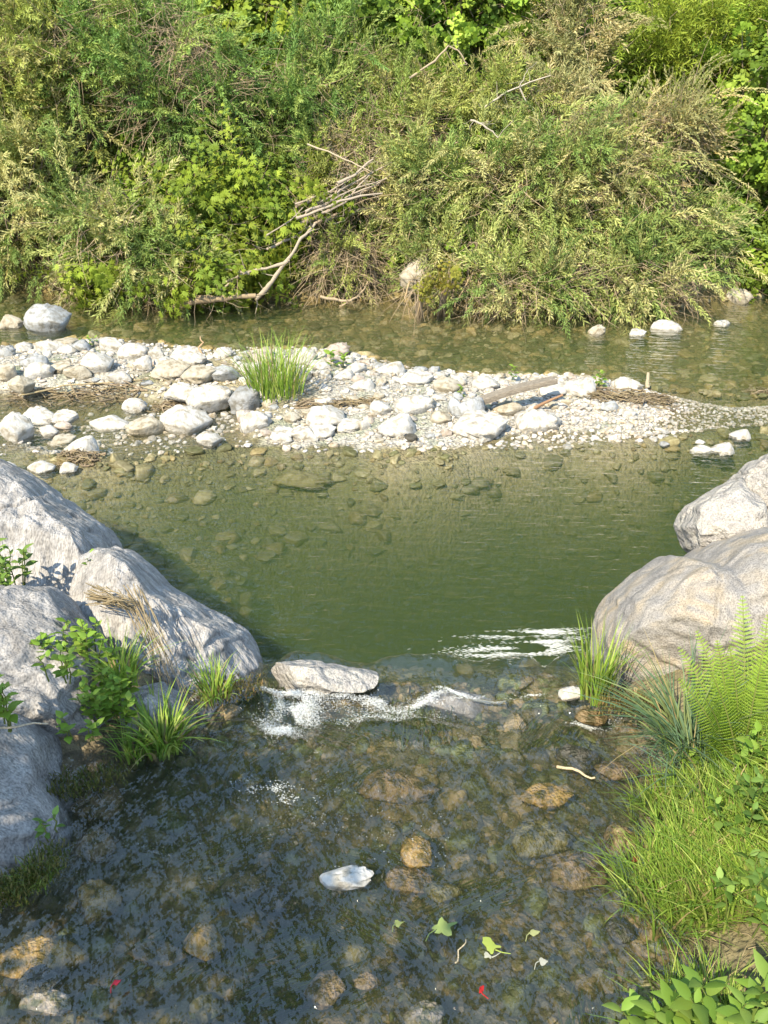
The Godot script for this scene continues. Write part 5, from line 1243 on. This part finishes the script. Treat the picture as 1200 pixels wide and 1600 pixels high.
func weed(at: Vector3, size: Vector3, stems: int, per: int, len: float, kind: String, label: String, called := "leafy_weed", lean := Vector3(0, 0, 0.3)) -> void:
	var root := tag(hold(at), called, label, "plant")
	var s := Soup.new()
	for k in stems:
		var a := rf(0, TAU)
		var r := sqrt(rng.randf())
		var base := Vector3(cos(a) * r * size.x * 0.3, -0.05, sin(a) * r * size.z * 0.3)
		var tip := Vector3(cos(a) * r * size.x * 0.5, size.y * rf(0.6, 1.05) * (1.0 - 0.35 * r), sin(a) * r * size.z * 0.5) + lean * size.y * 0.5
		var pts := crooked(base, tip, Vector3(0, size.y * 0.08, 0), 5, 0.008)
		tube(s, pts, 0.0035, 0.0018, 4, Color(0.2, 0.25, 0.07))
		for i in per:
			var t := 0.25 + 0.75 * (i + rng.randf()) / per
			var f := t * 5
			var j := mini(int(f), 4)
			var p: Vector3 = pts[j].lerp(pts[j + 1], f - j)
			var b := i * 2.4 + k
			var d := (Vector3(cos(b), 0.25 + 0.7 * pow(t, 3.0), sin(b)) + lean * 0.3).normalized()
			var x := d.cross(Vector3.UP).normalized()
			var o := mi(leaf_mesh(kind, rng.randi() % 5), M.green_leaf)
			o.transform = Transform3D(Basis(x, d, x.cross(d)) * Basis(Vector3.UP, rf(-0.4, 0.4)) * (len * rf(0.6, 1.15) * (1.0 - 0.25 * t)), p)
			part(root, "leaf", o)
	part(root, "stems", mi(s.mesh(), M.green_leaf))

func fern() -> void:
	var pin := []
	for k in 3:
		var s := Soup.new()
		var col: Color = PALETTE.fern[k]
		var n := 9
		# a lobed leaflet of length 1 along y
		for sd in [-1.0, 1.0]:
			for i in n:
				var t0 := float(i) / n
				var t1 := float(i + 1) / n
				var w: float = 0.13 * (1.0 - pow(t0, 2.2)) + 0.01
				var nn := Vector3(sd * 0.25, 0, 1).normalized()
				var a := s.pt(Vector3(0, t0, -0.12 * t0 * t0), nn, col)
				var b := s.pt(Vector3(sd * w * 0.8, t0 + 0.01, 0.02 - 0.12 * t0 * t0), nn, col)
				var c := s.pt(Vector3(sd * w, t0 + 0.075, 0.02 - 0.12 * t1 * t1), nn, col)
				var d := s.pt(Vector3(sd * 0.02, t1, -0.12 * t1 * t1), nn, col)
				s.quad(a, b, c, d)
		pin.append(s.mesh())
	var root := tag(hold(FERN[0]), "fern", "bright green fern with upright feathery fronds beside the warm grey boulder", "fern")
	for k in FERN.size() - 1:
		var tip: Vector3 = FERN[k + 1] - FERN[0]
		var out := Vector3(tip.x, 0, tip.z)
		var pts := []
		var n := 42
		var foot := Vector3(rf(-0.05, 0.05), -0.03, rf(-0.05, 0.05))
		var ctrl := foot.lerp(tip, 0.5) + Vector3(0, 0.1 * tip.length(), 0) - out * 0.12
		for i in n + 1:
			var t := float(i) / n
			pts.append(foot.lerp(ctrl, t).lerp(ctrl.lerp(tip, t), t))
		var s := Soup.new()
		tube(s, pts, 0.005, 0.0012, 5, Color(0.24, 0.26, 0.08))
		var fr := part(root, "frond", mi(s.mesh(), M.green_leaf))
		var len := tip.length()
		# the blade faces the open side (towards the light and the stream)
		var face := (Vector3(-0.35, 0.5, 0.8) + Vector3(rf(-0.7, 0.7), 0, rf(-0.5, 0.3))).normalized()
		for i in range(6, n):
			for h in 1:
				var t := (i + 0.5) / n
				var f := t * n
				var j := mini(int(f), n - 1)
				var p: Vector3 = pts[j].lerp(pts[j + 1], f - j)
				var tn: Vector3 = (pts[j + 1] - pts[j]).normalized()
				var side := tn.cross(face).normalized()
				var up := side.cross(tn)
				var pl := len * 0.19 * minf(1.0, 0.35 + t * 2.2) * pow(1.0 - t, 0.75) + 0.005
				for sd in [-1.0, 1.0]:
					var y: Vector3 = (side * sd + tn * 0.35 + up * 0.12).normalized()
					var z: Vector3 = (up - y * up.dot(y)).normalized()
					var o := mi(pin[(k + i) % 3], M.green_leaf)
					o.transform = Transform3D(Basis(y.cross(z), y, z) * Basis.from_scale(Vector3(0.05 * len + 0.1 * pl, pl * rf(0.92, 1.05), pl)), p)
					part(fr, "leaflet", o)

func moss(at: Array, label: String, n: int, pal: String) -> void:
	var root := tag(hold(at[0]), "moss_patch", label, "moss", "moss at the foot of the boulders", "stuff")
	var s := Soup.new()
	for i in n:
		var j := rng.randi() % (at.size() - 1)
		var p: Vector3 = at[j].lerp(at[j + 1], rng.randf()) + Vector3(rf(-1, 1) * 0.06, rf(-0.03, 0.05), rf(-1, 1) * 0.06)
		blade(s, p - at[0], rf(0, TAU), rf(0.012, 0.035), rf(0.004, 0.008), rf(0.2, 0.9), PALETTE[pal][rng.randi() % PALETTE[pal].size()] * rf(0.6, 1.2), 2, 0.0)
	part(root, "moss", mi(s.mesh(), M.grass_blade))

func place_bar_things() -> void:
	for p in PILES: litter_pile(p[0], p[1], p[2], p[3], 1)
	plank()
	grass_clump(BARGRASS, "tall bright green grass tuft growing out of the gravel bar", 280, 0.26, 0.3, 0.66, 0.011, 0.15, 0.75, "grass")
	for w in SMALL_WEEDS: weed(w[0], w[1], w[2], w[3], w[4], "weed", w[5], "gravel_weed", Vector3.ZERO)
	for st in STICKS:
		var s := Soup.new()
		var c: Vector3 = st[0][0]
		var pts := []
		for i in st[0].size() - 1:
			var seg := crooked(st[0][i] - c, st[0][i + 1] - c, rdir() * 0.01, 3, 0.004)
			if i > 0: seg.remove_at(0)
			pts.append_array(seg)
		tube(s, pts, st[1], st[1] * 0.6, 6, st[2])
		var o := mi(s.mesh(), M.bark)
		o.position = c
		tag(o, "stick", st[3], "stick")

func place_near_plants() -> void:
	for g in TUFTS: grass_clump(g[0], g[1], g[2], g[3], g[4], g[5], g[6], g[7], g[8], g[9], g[10], g[11], g[12])
	for w in WEEDS: weed(w[0], w[1], w[2], w[3], w[4], w[5], w[6])
	fern()
	# grass of the right bank
	var root := tag(hold(Vector3.ZERO), "bank_grass", "sunlit green grass covering the low bank beside the stream", "grass", "", "stuff")
	for v in 4:
		var mesh := tuft(18, 0.06, 0.1, 0.31, 0.0075, 0.2, 0.9, PALETTE.grass, 0.07)
		var xf := []
		var cl := PackedColorArray()
		for i in 760:
			var z := -rf(1.2, 2.8)
			var xr := table(XR, -z)
			var x := xr + 0.04 + 1.2 * pow(rng.randf(), 1.3)
			var dense := nb.get_noise_2d(x * 6.0, z * 6.0)
			if dense < -0.3 or (-z < 2.2 and -z > 1.95 and dense < 0.1): continue
			xf.append(Transform3D(Basis(Vector3.UP, rf(0, TAU)) * rf(0.6, 1.15), Vector3(x, ground(x, z), z)))
			cl.append(Color.WHITE * rf(0.75, 1.2))
		part(root, "blades", scatter(mesh, M.grass_blade, xf, cl))
	# straw litter between the grass
	var straw := tag(hold(Vector3.ZERO), "straw_litter", "dry straw and dead leaves on the soil between the bank grass", "straw", "", "stuff")
	var s := Soup.new()
	for i in 1500:
		var z := -rf(1.2, 3.2)
		var x := table(XR, -z) + 0.02 + 1.1 * rng.randf()
		var a := Vector3(x, ground(x, z) + rf(0.005, 0.03), z)
		var d := Vector3(rf(-1, 1), rf(-0.15, 0.2), rf(-1, 1)) * 0.09
		tube(s, [a - d * 0.5, a + Vector3(0, 0.01, 0), a + d * 0.5], 0.0025, 0.001, 3, Color(0.42, 0.34, 0.2) * rf(0.5, 1.2))
	part(straw, "straw", mi(s.mesh(), M.grass_blade))
	for m in MOSS: moss(m[0], m[1], m[2], m[3])
	# dead grass hanging over the tilted boulder
	for h in HANGS:
		var o := Soup.new()
		var c: Vector3 = h[0]
		for i in h[2]:
			var q := Vector3(rf(-1, 1), rf(-1, 1), rf(-0.3, 0.3)) * 0.06
			var e: Vector3 = h[1] - c + Vector3(rf(-1, 1), rf(-1, 1), rf(-0.5, 0.5)) * h[3]
			tube(o, crooked(q, e * rf(0.6, 1.05), Vector3(0.05, 0.06, 0.1) * rf(0.2, 1.2), 5, 0.006), 0.003, 0.001, 3, Color(0.5, 0.41, 0.26) * rf(0.7, 1.15))
		var n := mi(o.mesh(), M.grass_blade)
		n.position = c
		tag(n, "dead_grass", h[4], "grass")
	# the tree on the near left bank whose crown shades the boulders and the water
	shade_tree()

func shade_tree() -> void:
	var foot := Vector3(-4.3, ground(-4.3, -0.9), -0.9)
	var root := tag(hold(foot), "bank_tree", "leafy tree standing on the near bank and shading the boulders", "tree")
	var s := Soup.new()
	tube(s, crooked(Vector3(0, -0.2, 0), Vector3(0.3, 2.6, -0.3), Vector3(-0.15, 0, 0), 6, 0.03), 0.11, 0.06, 8, Color(0.2, 0.16, 0.11))
	part(root, "trunk", mi(s.mesh(), M.bark))
	var lim := Soup.new()
	var xf := []
	var cl := PackedColorArray()
	for b in SHADE:
		var c: Vector3 = b[0] - foot
		tube(lim, crooked(Vector3(0.25, 1.9, -0.25), c, Vector3(0, 0.15, 0), 5, 0.03), 0.035, 0.01, 5, Color(0.2, 0.16, 0.11))
		for i in b[2]:
			var d := rdir() * pow(rng.randf(), 0.4)
			xf.append(Transform3D(along((d + rdir() * 0.6 + Vector3.UP * 0.3).normalized(), rf(0, TAU)) * rf(0.8, 1.3), c + d * b[1]))
			cl.append(PALETTE.vine[rng.randi() % PALETTE.vine.size()])
	part(root, "limbs", mi(lim.mesh(), M.bark))
	part(root, "crown", scatter(SHOOT.broad[1], M.green_leaf, xf, cl))

# ---------------------------------------------------------------- in the water
func float_leaf(at: Vector3, size: float, turn: float, col: Color, label: String, lobes: int) -> void:
	var s := Soup.new()
	var c := s.pt(Vector3.ZERO, Vector3.UP, col)
	var ring := []
	var n := 26
	for i in n:
		var a := TAU * i / n
		var r := size * (0.5 + 0.16 * cos(a * lobes) + 0.12 * cos(a)) * rf(0.85, 1.1)
		ring.append(s.pt(Vector3(cos(a) * r, 0.006 * sin(a * 3.0), sin(a) * r * 0.75), Vector3(0.1 * cos(a), 1, 0.1 * sin(a)).normalized(), col * rf(0.85, 1.15)))
	for i in n: s.tri(c, ring[(i + 1) % n], ring[i])
	tube(s, [Vector3(-size * 0.3, 0.002, 0), Vector3(-size * 0.7, 0.006, 0.01), Vector3(-size * 1.0, 0.004, 0.03)], 0.0025, 0.0015, 4, col)
	var o := mi(s.mesh(), M.green_leaf)
	o.transform = Transform3D(Basis(Vector3.UP, turn), Vector3(at.x, stream_y(at.x, at.z) + 0.006, at.z))
	tag(o, "floating_leaf", label, "leaf")

func place_water_things() -> void:
	for f in FLOATERS: float_leaf(f[0], f[1], f[2], f[3], f[4], f[5])
	# white water: froth of bubbles; flecks on the smooth stream imitate sun glitter
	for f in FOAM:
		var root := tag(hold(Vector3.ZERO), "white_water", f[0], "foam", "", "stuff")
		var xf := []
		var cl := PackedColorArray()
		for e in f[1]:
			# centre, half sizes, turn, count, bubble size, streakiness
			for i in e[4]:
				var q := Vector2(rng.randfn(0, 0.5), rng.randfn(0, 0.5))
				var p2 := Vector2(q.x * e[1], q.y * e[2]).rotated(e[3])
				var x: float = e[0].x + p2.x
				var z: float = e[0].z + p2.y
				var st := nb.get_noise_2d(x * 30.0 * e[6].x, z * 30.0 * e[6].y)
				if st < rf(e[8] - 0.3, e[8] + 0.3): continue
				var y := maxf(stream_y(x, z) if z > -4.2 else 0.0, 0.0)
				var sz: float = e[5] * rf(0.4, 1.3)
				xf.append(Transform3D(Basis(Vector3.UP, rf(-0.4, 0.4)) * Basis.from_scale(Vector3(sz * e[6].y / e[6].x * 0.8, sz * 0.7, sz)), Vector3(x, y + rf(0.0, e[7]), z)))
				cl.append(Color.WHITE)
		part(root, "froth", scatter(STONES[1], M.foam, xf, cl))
	# green weed streaming along the bed
	var root := tag(hold(Vector3.ZERO), "stream_weed", "dark green water weed streaming over the stream bed", "water weed", "", "stuff")
	var s := Soup.new()
	for k in 24:
		var z := -rf(1.5, 3.6)
		var x := rf(table(XL, -z) + 0.1, table(XR, -z) - 0.1)
		var y := ground(x, z) + 0.025
		var fl := Vector3(rf(-0.9, 0.9), 0, -rf(0.15, 0.7)).normalized()
		for i in 90:
			var a := Vector3(x + rf(-0.14, 0.14), y + rf(0, 0.015), z + rf(-0.08, 0.08))
			var e := a + fl * rf(0.1, 0.3) + Vector3(rf(-0.03, 0.03), rf(-0.03, 0.0), rf(-0.03, 0.03))
			var col: Color = PALETTE.algae[rng.randi() % 4] * rf(0.6, 1.3)
			var m := (a + e) * 0.5 + Vector3(rf(-0.03, 0.03), 0.012, 0)
			var wv := Vector3(-fl.z, 0, fl.x) * 0.0022
			var i0 := s.pt(a - wv * 0.5, Vector3.UP, col)
			var i1 := s.pt(a + wv * 0.5, Vector3.UP, col)
			var i2 := s.pt(m + wv, Vector3.UP, col)
			var i3 := s.pt(m - wv, Vector3.UP, col)
			var i4 := s.pt(e, Vector3.UP, col)
			s.quad(i0, i1, i2, i3)
			s.tri(i3, i2, i4)
	part(root, "strands", mi(s.mesh(), M.grass_blade))


func _ready() -> void:
	rng.seed = 20240611
	na.seed = 3
	na.noise_type = FastNoiseLite.TYPE_SIMPLEX_SMOOTH
	na.frequency = 0.2
	na.fractal_octaves = 3
	nb.seed = 8
	nb.noise_type = FastNoiseLite.TYPE_SIMPLEX_SMOOTH
	nb.frequency = 0.2
	nb.fractal_octaves = 2
	var cam := Camera3D.new()
	cam.name = "camera"
	cam.position = Vector3(0, 3, 0)
	cam.rotation_degrees = Vector3(-26.8, 0, 0)
	cam.fov = 57.78
	cam.near = 0.05
	cam.far = 600
	add_child(cam)
	cam.current = true
	var sky_m := ProceduralSkyMaterial.new()
	sky_m.sky_top_color = Color(0.52, 0.63, 0.76)
	sky_m.sky_horizon_color = Color(0.86, 0.88, 0.87)
	sky_m.sky_curve = 0.12
	sky_m.ground_bottom_color = Color(0.25, 0.27, 0.2)
	sky_m.ground_horizon_color = Color(0.6, 0.66, 0.66)
	sky_m.sun_angle_max = 0.0
	var sky := Sky.new()
	sky.sky_material = sky_m
	var env := Environment.new()
	env.background_mode = Environment.BG_SKY
	env.sky = sky
	env.background_energy_multiplier = 1.5
	env.tonemap_mode = Environment.TONE_MAPPER_LINEAR
	env.tonemap_exposure = EXPOSURE
	env.sdfgi_enabled = true
	env.ssao_enabled = true
	env.ssil_enabled = true
	env.volumetric_fog_enabled = true
	env.volumetric_fog_density = 0.0
	var we := WorldEnvironment.new()
	we.environment = env
	we.name = "environment"
	add_child(we)
	var sun := DirectionalLight3D.new()
	sun.name = "sun"
	sun.light_energy = 1.5
	sun.light_color = Color(1.0, 0.945, 0.84)
	sun.light_angular_distance = 0.5
	sun.shadow_enabled = true
	add_child(sun)
	sun.look_at_from_position(Vector3.ZERO, -TO_SUN, Vector3.UP)
	make_materials()
	make_ground()
	make_water()
	make_stone_meshes()
	place_boulders()
	place_stones()
	place_pebbles()
	place_bank()
	place_bar_things()
	place_near_plants()
	place_water_things()
